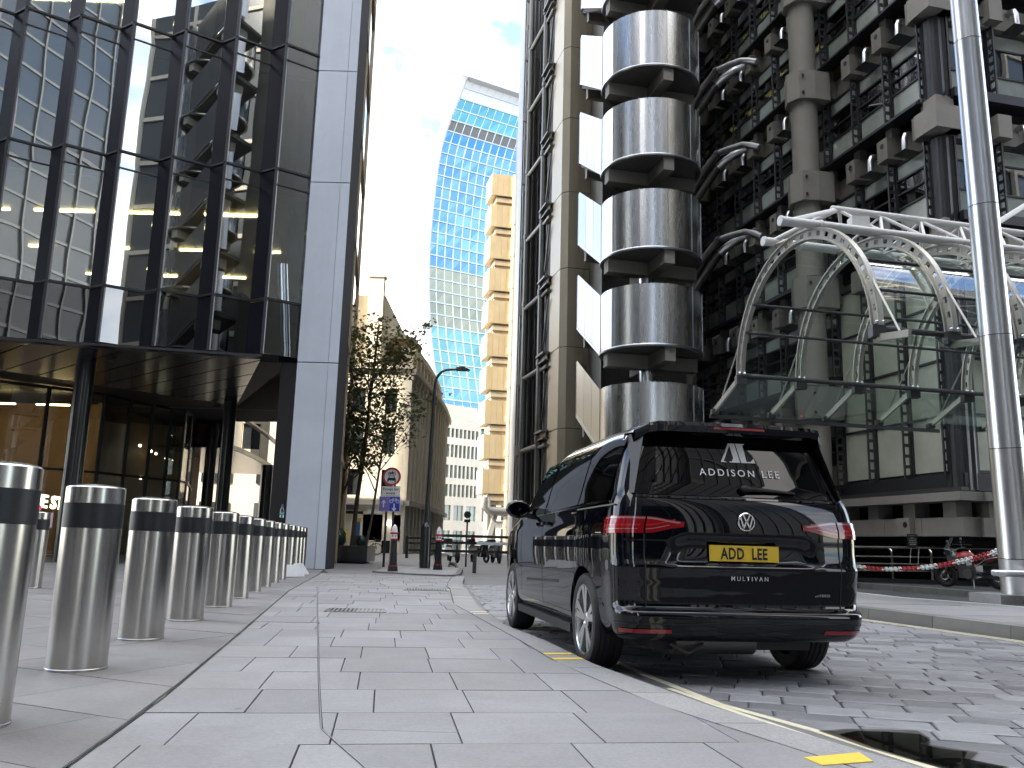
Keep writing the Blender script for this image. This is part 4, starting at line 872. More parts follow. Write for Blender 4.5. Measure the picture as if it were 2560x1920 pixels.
# ------------------------------------------------------------------ railing in front of the light well
Fn = thing('steel_railing', 'stainless steel railing with four rails along the dark light well', 'railing', (12.4, 26.6, .06))
fy = 26.6; fx = lambda px: at_y(px, 1400, fy).x
xs = [fx(2137), fx(2232), fx(2331), fx(2430), fx(2520)]
obj('kick_plate', MB().box(fx(2128), fx(2560), fy-.05, fy+.05, .07, .2), M['frame'], Fn)
for i, z in enumerate((.42, .63, .84, 1.12)): obj('rail', MB().tube([(fx(2124), fy, z), (fx(2520), fy, z+.06)], .035 if i == 3 else .021, 8), M['steel'], Fn, True)
for x in xs:
    o = obj('post', MB().bar((x, fy+.06, .07), (x, fy+.06, 1.02), .06, .03, (0, 1, 0)), M['steel'], Fn); obj('post_bracket', MB().bar((x, fy+.06, 1.02), (x-.08, fy+.02, 1.1), .05, .04), M['steel'], o)
for q in (2275, 2295): obj('sign_leg', MB().tube([(fx(q)-.03, fy-.03, .64), (fx(q)+.03, fy-.03, 1.13)], .012, 6), M['steel'], Fn)
cp = thing('charging_post', 'slim dark charging post with green and white lights left of the railing', 'post', (fx(2122), fy-.5, .06))
cx = fx(2122)-.18
obj('casing', MB().box(cx-.1, cx+.1, fy-.55, fy-.4, .06, 1.18), M['frame'], cp)
obj('green_light', MB().box(cx-.07, cx+.02, fy-.556, fy-.551, .95, 1.0), mat('green_led', (.05, .5, .2), .4, emit=(.1, 1, .4), estr=.6), cp)
obj('white_disc', MB().lathe([(0, 0), (.055, 0), (.055, .004), (0, .004)], (cx-.02, fy-.552, .72), 14, Matrix.Rotation(pi/2, 4, 'X')), M['white'], cp)
obj('red_light', MB().ball((cx-.02, fy-.56, .42), .045, 8, 6), mat('red_led', (.8, .03, .02), .4, emit=(1, .05, .02), estr=.25), cp)
# notice boards
def board(name, label, px0, px1, py0, py1, Y, lines):
    a_, b_ = at_y(px0, py0, Y), at_y(px1, py1, Y); t = thing(name, label, 'sign', ((a_.x+b_.x)/2, Y, b_.z))
    obj('board', MB().box(a_.x, b_.x, Y, Y+.03, b_.z, a_.z), M['blackmatte'], t); wd = b_.x-a_.x; hh = a_.z-b_.z
    for s, fy_, sz, al in lines: text('lettering', s, sz*hh, M['white'], t, frame(((a_.x+b_.x)/2 if al == 'CENTER' else a_.x+wd*.04, Y-.006, b_.z+hh*fy_), (1, 0, 0), (0, 0, 1)), .0, al)
    return t
def dim_lines(t, px0, px1, py0, py1, Y, rows):      # print too small to read in the photograph
    a_, b_ = at_y(px0, py0, Y), at_y(px1, py1, Y); wd = b_.x-a_.x; hh = a_.z-b_.z
    for f0, f1, z, h_ in rows: obj('print_line', MB().box(a_.x+wd*f0, a_.x+wd*f1, Y-.006, Y-.003, b_.z+hh*z, b_.z+hh*(z+h_)), M['frost'], t)
t_ = board('notice_board', 'small black notice board with pale print fixed on the railing', 2268, 2294, 1335, 1365, 26.5, [])
dim_lines(t_, 2268, 2294, 1335, 1365, 26.5, [(.1, .9, .84, .05), (.34, .62, .66, .05), (.12, .9, .57, .05), (.15, .88, .4, .07), (.12, .9, .24, .07), (.2, .82, .08, .1)])
t_ = board('notice_board', 'large black notice board with white lettering behind the motorcycle', 2372, 2435, 1331, 1366, 27.2, [('HIGH', .76, .15, 'CENTER'), ('PROPERTY', .26, .11, 'CENTER')])
dim_lines(t_, 2372, 2435, 1331, 1366, 27.2, [(.64, .96, .76, .1), (.1, .34, .76, .1), (.1, .9, .08, .07)])
# barrier chain of red and white links
chn = thing('barrier_chain', 'red and white plastic link chain hanging in front of the motorcycle', 'chain', (9, 17, .2))
c0_ = Vector((cx-.05, fy-.6, .78)); pts = []
cps = [(2122, 1413), (2160, 1419), (2200, 1423), (2240, 1423), (2280, 1421), (2320, 1418), (2360, 1412), (2400, 1404), (2440, 1395), (2480, 1384), (2515, 1369), (2545, 1352)]
cp3 = [at_y(x, y, 24.5-9.3*(i/(len(cps)-1))**1.0) for i, (x, y) in enumerate(cps)]
def samp(P, step):
    out = [P[0]]; acc = 0
    for a_, b_ in zip(P, P[1:]):
        l = (b_-a_).length; t = step-acc
        while t <= l: out.append(a_+(b_-a_)*(t/l)); t += step
        acc = (acc+l) % step if t > l else 0; acc = l-(t-step)
    return out
lk = samp(cp3, .118)
tor = MB(); ring = [[(.0, 0, 0)]*6]
rows = []
for i in range(16):
    a = 2*pi*i/16; c_ = Vector((.033*cos(a)+(.028 if cos(a) > 0 else -.028), .033*sin(a), 0)); n_r = Vector((cos(a), sin(a), 0))
    rows.append([tuple(c_+n_r*.0105*cos(b)+Vector((0, 0, .0105*sin(b)))) for b in [2*pi*j/6 for j in range(6)]])
rows.append(rows[0]); tor.grid(rows, True)
me_lr = mesh_of('link', tor, M['red'], True); tor2 = MB(); tor2.v, tor2.f = tor.v, tor.f; me_lw = mesh_of('link', tor2, M['white'], True)
for i, (p, q) in enumerate(zip(lk, lk[1:])):
    d = q-p; o = bpy.data.objects.new('link', me_lw if (i//8) % 2 == 0 else me_lr); C.objects.link(o); o.location = (p+q)/2
    R_ = d.to_track_quat('X', 'Z').to_matrix() @ Matrix.Rotation(pi/2*(i % 2)+.4, 3, 'X'); o.rotation_euler = R_.to_euler(); o.scale = (1.3, 1.45, 1.45); setpar(o, chn)

# ------------------------------------------------------------------ motorcycle
mf, mr = Vector((12.42, 24.72, .06)), Vector((13.2, 23.66, .06)); md = (mf-mr); wb = 1.45; md.normalize(); mc = (mf+mr)/2
B = thing('motorcycle', 'parked red and black adventure motorcycle with a top box beside the railing', 'motorcycle', tuple(mc), atan2(md.y, md.x)-0)
MM = Matrix.Translation(mc) @ Matrix.Rotation(atan2(md.y, md.x), 4, 'Z') @ Matrix.Rotation(radians(-7), 4, 'X')   # x forward, leaning on its stand
def mo(nm, mb, m_, par=B, sm=True): mb.v = [tuple(MM @ Vector(v)) for v in mb.v]; return obj(nm, mb, M[m_] if isinstance(m_, str) else m_, par, sm)
def torus(c, R, r, n=28, k=10, sq=1.): return MB().grid([[(c[0]+(R+r*cos(2*pi*j/k))*cos(2*pi*i/n), c[1]+r*sq*sin(2*pi*j/k), c[2]+(R+r*cos(2*pi*j/k))*sin(2*pi*i/n)) for j in range(k)] for i in range(n+1)], True)
tyre_m = mat('tyre_rubber', (.012, .012, .013), .65, noise=.2, nscale=20, bump=.2, bscale=40); M['tyre'] = tyre_m
RY = Matrix.Rotation(pi/2, 4, 'X')
for x, wd in ((.72, .9), (-.72, 1.15)):
    wh = mo('wheel', torus((x, 0, .315), .245, .07, sq=wd), tyre_m)
    mo('rim', torus((x, 0, .315), .19, .02, 24, 6), 'duct', wh)
    sp = MB()
    for k in range(5): a = 2*pi*k/5; sp.bar((x, 0, .315), (x+.19*cos(a), 0, .315+.19*sin(a)), .03, .035, (0, 1, 0))
    mo('spokes', sp, 'duct', wh, False); mo('brake_disc', torus((x, .07, .315), .1, .022, 20, 4, .2), 'steel', wh)
for s in (-1, 1): mo('fork', MB().tube([(.72, .1*s, .315), (.42, .1*s, 1.0)], [.035, .025], 8), 'duct')
mo('swingarm', MB().bar((-.72, .11, .315), (-.12, .11, .42), .05, .08).bar((-.72, -.11, .315), (-.12, -.11, .42), .05, .08), 'frame', sm=False)
mo('engine', MB().box(-.22, .26, -.2, .2, .3, .62).box(.05, .3, -.16, .16, .55, .75), 'frame_g', sm=False)
mo('engine_cover', MB().lathe([(0, -.24), (.13, -.24), (.15, -.2), (.15, .2), (.13, .24), (0, .24)], (0, 0, .42), 16, RY), 'duct')
tk = MB(); prof = [(.42, .78, .05), (.4, .86, .13), (.3, .97, .18), (.12, 1.02, .19), (-.06, .98, .15), (-.14, .86, .11)]
rows = [[(x, w_*sin(a), z-.14+.14*cos(a)*1.0) for a in [2*pi*j/12 for j in range(12)]] for x, z, w_ in prof]; tk.grid(rows, True)
mo('fuel_tank', tk, 'red'); mo('tank_shroud', MB().hexa([(.12, -.21, .66), (.52, -.2, .7), (.52, .2, .7), (.12, .21, .66), (.2, -.2, .84), (.56, -.14, .9), (.56, .14, .9), (.2, .2, .84)]), 'frame', sm=False)
mo('seat', MB().hexa([(-.55, -.12, .84), (-.1, -.14, .8), (-.1, .14, .8), (-.55, .12, .84), (-.6, -.11, .93), (-.08, -.12, .88), (-.08, .12, .88), (-.6, .11, .93)]), 'blackmatte')
mo('tail', MB().hexa([(-.95, -.08, .86), (-.5, -.12, .74), (-.5, .12, .74), (-.95, .08, .86), (-.98, -.08, .95), (-.5, -.12, .9), (-.5, .12, .9), (-.98, .08, .95)]), 'red', sm=False)
tb = mo('top_box', MB().lathe([(.0, .98), (.2, .98), (.235, 1.05), (.235, 1.2), (.19, 1.28), (0, 1.29)], (-.98, 0, 0), 4, Matrix.Rotation(pi/4, 4, 'Z')), 'blackmatte'); 
mo('rack', MB().bar((-.9, 0, .95), (-.5, 0, .93), .3, .03).bar((-1.1, 0, .97), (-.9, 0, .96), .25, .03), 'duct', sm=False)
mo('front_fairing', MB().hexa([(.42, -.16, .8), (.66, -.06, .86), (.66, .06, .86), (.42, .16, .8), (.44, -.17, 1.04), (.64, -.1, 1.06), (.64, .1, 1.06), (.44, .17, 1.04)]), 'frame', sm=False)
mo('headlamp', MB().ball((.64, 0, .96), .08, 12, 8, (.5, 1.2, .8)), 'chrome')
mo('windscreen', MB().grid([[(.62-.2*(i/3), w2*.17*(1-.12*i), 1.06+.32*i/3) for w2 in (-1, -.4, .4, 1)] for i in range(4)]), 'glassD')
mo('handlebar', MB().tube([(.28, -.4, 1.08), (.36, -.18, 1.06), (.38, 0, 1.03), (.36, .18, 1.06), (.28, .4, 1.08)], .016, 8), 'frame')
for s in (-1, 1):
    o = mo('mirror', MB().tube([(.33, .3*s, 1.08), (.38, .36*s, 1.26)], .009, 6), 'frame'); mo('mirror_head', MB().ball((.38, .38*s, 1.3), .07, 10, 6, (.35, 1, .7)), 'blackmatte', o)
mo('exhaust', MB().tube([(.2, -.2, .35), (-.1, -.2, .32), (-.35, -.2, .4), (-.8, -.21, .62)], [.03, .03, .06, .07], 10), 'frame')
mo('front_mudguard', MB().grid([[(.72+.34*cos(a), w2, .315+.34*sin(a)) for w2 in (-.07, 0, .07)] for a in [radians(30+15*k) for k in range(8)]]), 'blackmatte')
mo('rear_mudguard', MB().bar((-.85, 0, .85), (-1.12, 0, .55), .16, .02), 'blackmatte', sm=False)
np_ = mo('number_plate', MB().box(-1.15, -1.14, -.11, .11, .56, .72), mat('plate_yellow', (.75, .5, .03), .4), sm=False)
mo('side_stand', MB().tube([(-.1, .14, .3), (-.18, .34, .02)], .015, 6), 'duct')
mo('frame_rail', MB().tube([(-.1, .15, .55), (-.5, .16, .82), (-.9, .1, .9)], .018, 6).tube([(-.1, -.15, .55), (-.5, -.16, .82), (-.9, -.1, .9)], .018, 6), 'steel')
# ------------------------------------------------------------------ black passenger van
V = thing('passenger_van', 'shiny black passenger van with white lettering on its rear window, parked at the kerb', 'van', (1.5178, 7.0091, 0), .1735)
VM = Matrix.Translation((1.5178, 7.0091, 0)) @ Matrix.Rotation(.1735, 4, 'Z')
M['vpaint'] = mat('van_paint', (.0016, .0022, .005), .3, coat=1.0, spec=.0)
M['vglass'] = mat('van_privacy_glass', (.0012, .0014, .0018), .015, spec=.3)
M['vtrim'] = mat('van_trim', (.006, .006, .007), .5)
M['plate'] = mat('plate_yellow_gloss', (.78, .52, .02), .22, coat=.8)
M['alloy'] = mat('alloy_wheel', (.62, .62, .61), .22, 1, noise=.06, nscale=8)
def lerp(tab, z):
    if z <= tab[0][0]: return tab[0][1]
    for i in range(len(tab)-1):
        (a, va), (b, vb) = tab[i], tab[i+1]
        if z <= b:
            t = (z-a)/(b-a); m0 = (vb-tab[i-1][1])/(b-tab[i-1][0]) if i > 0 else (vb-va)/(b-a); m1 = (tab[i+2][1]-va)/(tab[i+2][0]-a) if i+2 < len(tab) else (vb-va)/(b-a); h = b-a
            return (2*t**3-3*t*t+1)*va+(t**3-2*t*t+t)*h*m0+(-2*t**3+3*t*t)*vb+(t**3-t*t)*h*m1
    return tab[-1][1]
WT = [(.29, .885), (.32, .91), (.36, .925), (.45, .94), (.6, .945), (.8, .955), (.95, .955), (1.06, .952), (1.14, .935), (1.24, .92), (1.3, .9), (1.5, .845), (1.68, .785), (1.75, .745), (1.80, .69), (1.845, .58), (1.87, .44), (1.885, .26), (1.892, .03)]
RT = [(.29, -.85), (.31, -.885), (.36, -.925), (.44, -.945), (.475, -.945), (.492, -.93), (.505, -.895), (.53, -.875), (.62, -.885), (.74, -.89), (.79, -.898), (.83, -.88), (.9, -.868), (1.0, -.868), (1.1, -.865), (1.2, -.85), (1.27, -.828), (1.3, -.81), (1.45, -.757), (1.68, -.675), (1.75, -.64), (1.80, -.58), (1.845, -.5), (1.87, -.4), (1.885, -.25), (1.892, .35)]
FT = [(.29, 3.9), (.35, 3.98), (.6, 4.05), (.85, 4.02), (1.0, 3.88), (1.08, 3.6), (1.15, 3.2), (1.22, 2.95), (1.3, 2.75), (1.5, 2.3), (1.7, 1.85), (1.80, 1.55), (1.845, 1.35), (1.87, 1.15), (1.885, .9), (1.892, .45)]
def sm_(t): t = max(0, min(1, t)); return t*t*(3-2*t)
def Wz(z): return lerp(WT, z)
def Wy(y, z):
    w = Wz(z)
    if y > 2.6: w *= 1-.11*((y-2.6)/1.45)**2
    if y < .2: w -= .022*sm_((.2-y)/1.0)
    return w
def RC(z): return .17 if z < 1.2 else max(.02, min(.17, Wz(z)*.3))
def yrear(x, z):
    w = Wz(z)-.018; rc = RC(z); a = abs(x); yb = lerp(RT, z)
    ind = .034*sm_((.60-.5*(z-.83)-a)/.13)*sm_((z-.795)/.03)*sm_((1.0-z)/.05)
    y = yb+.045*(min(a, w-rc)/w)**2+ind
    if a > w-rc: d = min(a-(w-rc), rc); y += rc-sqrt(max(0, rc*rc-d*d))
    return y
def surf(u, z):                      # u: 0..1 rear, 1..2 corner, >2 side (metres past the corner)
    w = Wz(z)-.018; rc = RC(z)
    if u <= 1: x = u*(w-rc); return x, yrear(x, z), (0, -1)
    y1 = lerp(RT, z)+.045*((w-rc)/w)**2+rc
    if u <= 2: a = (u-1)*pi/2; return w-rc+rc*sin(a), y1-rc*cos(a), (sin(a), -cos(a))
    y = y1+(u-2); return Wy(y, z)-(.018+.022*sm_((.2-y)/1.)-.022*sm_((.2-y)/1.))*sm_(1-(u-2)/.6), y, (1, 0)
zl = [.29, .30, .315, .335, .36, .40, .44, .465, .48, .492, .505, .52, .56, .62, .68, .74, .77, .79, .805, .82, .835, .86, .9, .94, .965, .985, 1.0, 1.03, 1.06, 1.1, 1.14, 1.18, 1.22, 1.25, 1.28, 1.3, 1.34, 1.4, 1.48, 1.56, 1.64, 1.7, 1.74, 1.775, 1.80, 1.825, 1.845, 1.86, 1.875, 1.885, 1.892]
def ring(z):
    h = []; yf = lerp(FT, z)
    for i in range(27): h.append(surf(i/26, z)[:2])
    for i in range(1, 7): h.append(surf(1+i/6, z)[:2])
    ys = h[-1][1]; rcf = min(.35, max(.05, (yf-ys)*.2)); ye = yf-rcf
    for i in range(1, 37):
        y = ys+(ye-ys)*i/36; h.append((surf(2+(y-ys), z)[0], y))
    xw = h[-1][0]
    for i in range(1, 7): a = i/6*pi/2; h.append((xw-rcf*.8+rcf*.8*cos(a), ye+rcf*.8*sin(a)))
    yq = h[-1][1]
    for i in range(1, 7): t = i/6; h.append(((xw-rcf*.8)*(1-t), yq+(yf-yq)*(1-(1-t)**2)))
    full = h + [(-x, y) for x, y in h[-2:0:-1]]
    return [(x, y, z+(.0 if z < 1.7 else 0)) for x, y in full]
rows = [ring(z) for z in zl]; bm_ = MB().grid(rows, True); n = len(rows[0])
bm_.f.append(tuple(range(n-1, -1, -1))); bm_.f.append(tuple((len(rows)-1)*n+i for i in range(n)))
def vmesh(mb): mb.v = [tuple(VM @ Vector(v)) for v in mb.v]; return mb
body = obj('body', vmesh(bm_), M['vpaint'], V, True, .7)
cut = MB()
for y in (0, 3.124):
    for s in (-1, 1):
        cut.add([(s*(.62 if j == 0 else 1.2), y+.405*cos(2*pi*i/40), .355+.405*sin(2*pi*i/40)) for j in (0, 1) for i in range(40)],
                [(i, (i+1) % 40, 40+(i+1) % 40, 40+i) if s > 0 else (40+i, 40+(i+1) % 40, (i+1) % 40, i) for i in range(40)]+[tuple(range(39, -1, -1)) if s > 0 else tuple(range(40)), tuple(range(40, 80)) if s > 0 else tuple(range(79, 39, -1))])
cu = obj('cutter', vmesh(cut), M['vtrim'])
bo = body.modifiers.new('arches', 'BOOLEAN'); bo.operation = 'DIFFERENCE'; bo.object = cu; bo.solver = 'EXACT'
bpy.context.view_layer.update(); dg = bpy.context.evaluated_depsgraph_get()
nm = bpy.data.meshes.new_from_object(body.evaluated_get(dg)); print('BOOL', len(body.data.polygons), len(nm.polygons)); body.modifiers.clear(); body.data = nm; bpy.data.objects.remove(cu)
nm.polygons.foreach_set('use_smooth', [True]*len(nm.polygons)); nm.set_sharp_from_angle(angle=.7)
def vo(nm, mb, m_, par=V, sm=True): return obj(nm, vmesh(mb), M[m_] if isinstance(m_, str) else m_, par, sm)
def rpatch(rws, off, nx=16):         # rows of (z, x0, x1) laid over the tailgate
    out = []
    for z, x0, x1 in rws: out.append([(x0+(x1-x0)*i/nx, yrear(x0+(x1-x0)*i/nx, z)-off, z) for i in range(nx+1)])
    return MB().grid(out)
def upatch(u0, u1, lo, hi, s, off, n=24, m=4):
    out = []
    for j in range(m+1):
        r = []
        for i in range(n+1):
            u = u0+(u1-u0)*i/n; z = lo(u)+(hi(u)-lo(u))*j/m; x, y, nn = surf(u, z); r.append((s*(x+nn[0]*off), y+nn[1]*off, z))
        out.append(r if s > 0 else r[::-1])
    return MB().grid(out)
def spatch(c4, s, off, n=14, m=8):   # corners (y,z): rear-bottom, front-bottom, front-top, rear-top
    out = []
    for j in range(m+1):
        r = []
        for i in range(n+1):
            a, b = i/n, j/m; y = (1-a)*((1-b)*c4[0][0]+b*c4[3][0])+a*((1-b)*c4[1][0]+b*c4[2][0]); z = (1-a)*((1-b)*c4[0][1]+b*c4[3][1])+a*((1-b)*c4[1][1]+b*c4[2][1])
            r.append((s*(Wy(y, z)+off), y, z))
        out.append(r if s > 0 else r[::-1])
    return MB().grid(out)
tg = vo('rear_window', rpatch([(1.285+(1.73-1.285)*i/10, -(.79-.12*i/10), .79-.12*i/10) for i in range(11)], .006, 24), 'vglass')
for s in (-1, 1):
    nm_ = 'side_window'
    vo(nm_, spatch([(1.5, 1.2), (2.42, 1.2), (1.95, 1.69), (1.5, 1.7)], s, .005), 'vglass')
    vo(nm_, spatch([(.27, 1.245), (1.44, 1.205), (1.44, 1.7), (.27, 1.71)], s, .005), 'vglass')
    vo(nm_, spatch([(-.5, 1.265), (.23, 1.245), (.23, 1.71), (-.56, 1.70)], s, .005), 'vglass')
    vo('window_strip', spatch([(-.5, 1.232), (2.4, 1.172), (2.4, 1.184), (-.5, 1.248)], s, .006, 20, 1), 'chrome')
    vo('door_rail', spatch([(-.72, 1.205), (.24, 1.195), (.24, 1.206), (-.72, 1.217)], s, .004, 10, 1), 'steel_dark')
    vo('door_seam', spatch([(.246, .33), (.252, .33), (.252, 1.2), (.246, 1.2)], s, .003, 1, 16), 'vtrim')
    vo('door_seam', spatch([(1.466, .3), (1.474, .3), (1.474, 1.2), (1.466, 1.2)], s, .003, 1, 16), 'vtrim')
    vo('door_seam', spatch([(2.5, .45), (2.508, .45), (2.508, 1.16), (2.5, 1.16)], s, .003, 1, 14), 'vtrim')
    for y in (1.3, 1.72):
        hd = MB().hexa([(s*(Wy(y, 1.1)+d), yy, zz) for zz, dd in ((1.095, 0), (1.125, 0)) for d, yy in ((.0, y-.1), (.04, y-.09), (.04, y+.09), (.0, y+.1))]); vo('door_handle', hd, 'vpaint', sm=False)
    # taillight: two lenses wrapping round the corner
    wi = Wz(1.07)-.018-RC(1.07); ui = .448/wi; us = .728/wi if .728/wi <= 1 else 1+.02
    lo_ = lambda u: 1.012+.045*sm_((us-u)/(us-ui))*1.0-.006*max(0, u-1); hi_ = lambda u: 1.128-.03*sm_((us-u)/(us-ui))
    ln = vo('tail_lamp', upatch(ui, us-.008, lo_, hi_, s, .012), 'lamp_red'); lo2 = vo('tail_lamp', upatch(us+.008, 2.14, lo_, hi_, s, .012, 20), 'lamp_red')
    for par, a, b in ((ln, ui+.04, us-.008), (lo2, us+.008, 2.1)):
        vo('lamp_strip', upatch(a, b, lambda u: hi_(u)-.017, lambda u: hi_(u)-.006, s, .0145, 20, 1), 'lens_white', par)
        vo('lamp_strip', upatch(a+.1, b, lambda u: lo_(u)+.026, lambda u: lo_(u)+.031, s, .0145, 20, 1), 'lens_white', par)
        vo('lamp_bar', upatch(a+.05, b, lambda u: lo_(u)+.05, lambda u: lo_(u)+.062, s, .0143, 20, 1), 'lamp_red2', par)
    wb_ = Wz(.36)-.018-RC(.36)
    vo('reflector', upatch(.56/wb_, 1.75, lambda u: .345, lambda u: .372, s, .004, 20, 1), 'lamp_red')
    vo('bumper_crease', upatch(.0, 2.1, lambda u: .405, lambda u: .412, s, .002, 40, 1), 'vtrim')
    vo('tailgate_seam', upatch(us-.006, us+.006, lambda u: .52, lambda u: 1.01, s, .003, 1, 14), 'vtrim')
    vo('side_slot', spatch([(.8, .6), (2.2, .56), (2.2, .585), (.8, .625)], s, .003, 10, 1), 'vtrim')
    vo('sill', MB().hexa([(s*.83, .42, .2), (s*.93, .42, .22), (s*.93, 2.72, .22), (s*.83, 2.72, .2), (s*.84, .42, .3), (s*.935, .42, .29), (s*.935, 2.72, .29), (s*.84, 2.72, .3)]), 'vtrim', sm=False)
    # door mirror
    mr_ = vo('door_mirror', MB().ball((s*1.06, 2.18, 1.27), .13, 16, 10, (1.0, .55, .72)), 'vpaint')
    vo('mirror_glass', MB().lathe([(.0001, 0), (.105, 0), (.105, .004), (.0001, .004)], (0, 0, 0), 20, Matrix.Translation((s*1.06, 2.115, 1.27)) @ Matrix.Rotation(pi/2, 4, 'X') @ Matrix.Diagonal((1, .7, 1, 1))), 'vglass', mr_)
    vo('mirror_foot', MB().bar((s*.88, 2.2, 1.19), (s*1.02, 2.19, 1.22), .08, .05), 'vtrim', mr_, False)
fc = spatch([(-.02, .96), (.17, .95), (.17, 1.09), (-.02, 1.1)], -1, .003, 6, 6); vo('fuel_flap', fc, 'vpaint')
vo('tailgate_seam', rpatch([(.503, -.66, .66), (.511, -.66, .66)], .004, 16), 'vtrim')
vo('tailgate_line', rpatch([(1.262, -.79, .79), (1.276, -.79, .79)], .006, 24), 'vpaint')
# roof spoiler with brake light
sp = []
for x in [-.735+1.47*i/20 for i in range(21)]:
    e = max(0, (abs(x)-.6)/.135); drop = .05*e*e; yb = -.80+.05*(x/.7)**2+.1*e**3
    sp.append([(x, -.35, 1.862-.1*(x/.7)**4-drop), (x, -.6, 1.85-.05*(x/.7)**4-drop), (x, yb, 1.815-drop), (x, yb-.012, 1.79-drop), (x, yb+.005, 1.745-drop*1.2), (x, yb+.05, 1.728-drop*1.4), (x, -.6, 1.735-drop*1.4), (x, -.4, 1.76)])
mbs = MB().grid(sp, True); k_ = len(sp[0]); mbs.f.append(tuple(range(k_))); mbs.f.append(tuple((len(sp)-1)*k_+i for i in range(k_-1, -1, -1)))
sp_o = vo('roof_spoiler', mbs, 'vpaint')
vo('brake_light', MB().grid([[(x, -.80+.05*(x/.7)**2-.0135, z) for x in [-.2+.4*i/10 for i in range(11)]] for z in (1.768, 1.784)]), 'lamp_red', sp_o)
for s in (-1, 1): vo('window_fin', MB().hexa([(s*.79, -.80, 1.29), (s*.85, -.66, 1.29), (s*.85, -.60, 1.29), (s*.79, -.7, 1.29), (s*.68, -.69, 1.735), (s*.74, -.55, 1.735), (s*.74, -.5, 1.735), (s*.68, -.6, 1.735)]), 'vtrim', sm=False)
# wiper, number plate, badges, lettering
def RP(x, z, off): return (x, yrear(x, z)-off, z)
wp = vo('rear_wiper', MB().tube([RP(.03, 1.345, .035), RP(.2, 1.338, .03), RP(.42, 1.325, .025)], [.022, .013, .008], 8), 'vtrim')
vo('wiper_boss', MB().ball(RP(.03, 1.345, .03), .035, 12, 8, (1.3, 1, .8)), 'vtrim', wp)
py_ = yrear(0, .887)-.022
pl_ = vo('number_plate', MB().box(-.26, .26, py_, py_+.006, .832, .943), 'plate', sm=False)
def vtext(s, size, m_, x, z, y, slope, par, nmn, al='CENTER', bold=0, spc=1.0, wfit=None, hx=1.):
    Mx = VM @ frame((x, y, z), (1, 0, 0), (0, slope, 1))
    return text(nmn, s, size, M[m_], par, Mx @ Matrix.Diagonal((hx, 1, 1, 1)), 0, al, bold, spc)
vtext('ADD', .108, 'vtrim', -.088, .85, py_-.002, 0, pl_, 'plate_lettering', 'CENTER', .0034, 1.08, hx=.72)
vtext('LEE', .108, 'vtrim', .114, .85, py_-.002, 0, pl_, 'plate_lettering', 'CENTER', .0034, 1.05, hx=.72)
vtext('MULTIVAN', .041, 'chrome', .02, .703, yrear(.02, .717)-.006, 0, V, 'model_lettering', 'CENTER', .0006, 1.55)
vtext('eHYBRID', .026, 'chrome', .578, .6, yrear(.64, .61)-.006, 0, V, 'model_lettering', 'CENTER', .0004, 1.15)
vtext('ADDISON LEE', .076, 'white', .022, 1.437, yrear(.02, 1.437)-.010, .35, tg, 'window_lettering', 'CENTER', .0008, 1.38)
sl_ = .35
def wpoly(pts): y0 = yrear(0, 1.6); return MB().add([(x, y0+(z-1.6)*sl_-.0105, z) for x, z in pts], [tuple(range(len(pts)))])
lg = dict(x0=-.115, z0=1.54)
vo('window_emblem', wpoly([(-.115, 1.54), (-.075, 1.54), (-.073, 1.547), (-.088, 1.551), (-.065, 1.592), (-.03, 1.56), (-.034, 1.551), (-.052, 1.547), (-.052, 1.54), (.03, 1.54), (.03, 1.685), (-.03, 1.685), (-.03, 1.678), (-.02, 1.674), (-.102, 1.552)][:5]+[(-.018, 1.665), (-.03, 1.678), (-.03, 1.685), (.018, 1.685), (.034, 1.54), (-.052, 1.54), (-.052, 1.547), (-.034, 1.552), (-.028, 1.565), (-.055, 1.6)]), 'white', tg, False) if 0 else None
vo('window_emblem', wpoly([(-.11, 1.54), (-.068, 1.54), (-.068, 1.546), (-.086, 1.549), (-.022, 1.672), (-.032, 1.68), (-.032, 1.686), (-.012, 1.686), (-.012, 1.686), (-.106, 1.548)]), 'white', tg, False)
vo('window_emblem', wpoly([(-.025, 1.686), (.018, 1.686), (.040, 1.54), (-.045, 1.54), (-.045, 1.546), (-.022, 1.55), (-.008, 1.575)]), 'white', tg, False)
vo('window_emblem', wpoly([(.026, 1.686), (.096, 1.686), (.096, 1.68), (.08, 1.676), (.092, 1.548), (.125, 1.55), (.146, 1.575), (.152, 1.575), (.158, 1.54), (.048, 1.54)]), 'white', tg, False)
ez = 1.107; ey = yrear(0, ez)-.006; EM = Matrix.Translation((.012, ey, ez)) @ Matrix.Rotation(pi/2, 4, 'X')
em = vo('badge', MB().lathe([(.054, 0), (.066, 0), (.066, .006), (.062, .01), (.056, .01), (.054, .006), (.054, 0)], (0, 0, 0), 36, EM, False), 'chrome')
vo('badge_back', MB().lathe([(0, 0), (.055, 0), (.055, .003), (0, .003)], (0, 0, 0), 30, EM), 'vtrim', em)
def emb(pts): 
    mb = MB(); 
    for p, q in zip(pts, pts[1:]): mb.bar((.012+p[0], ey-.008, ez+p[1]), (.012+q[0], ey-.008, ez+q[1]), .011, .006, (0, 1, 0))
    return mb
vo('badge_letter', emb([(-.024, .05), (0, -.002), (.024, .05)]), 'chrome', em, False)
vo('badge_letter', emb([(-.045, .032), (-.022, -.042), (0, .008), (.022, -.042), (.045, .032)]), 'chrome', em, False)
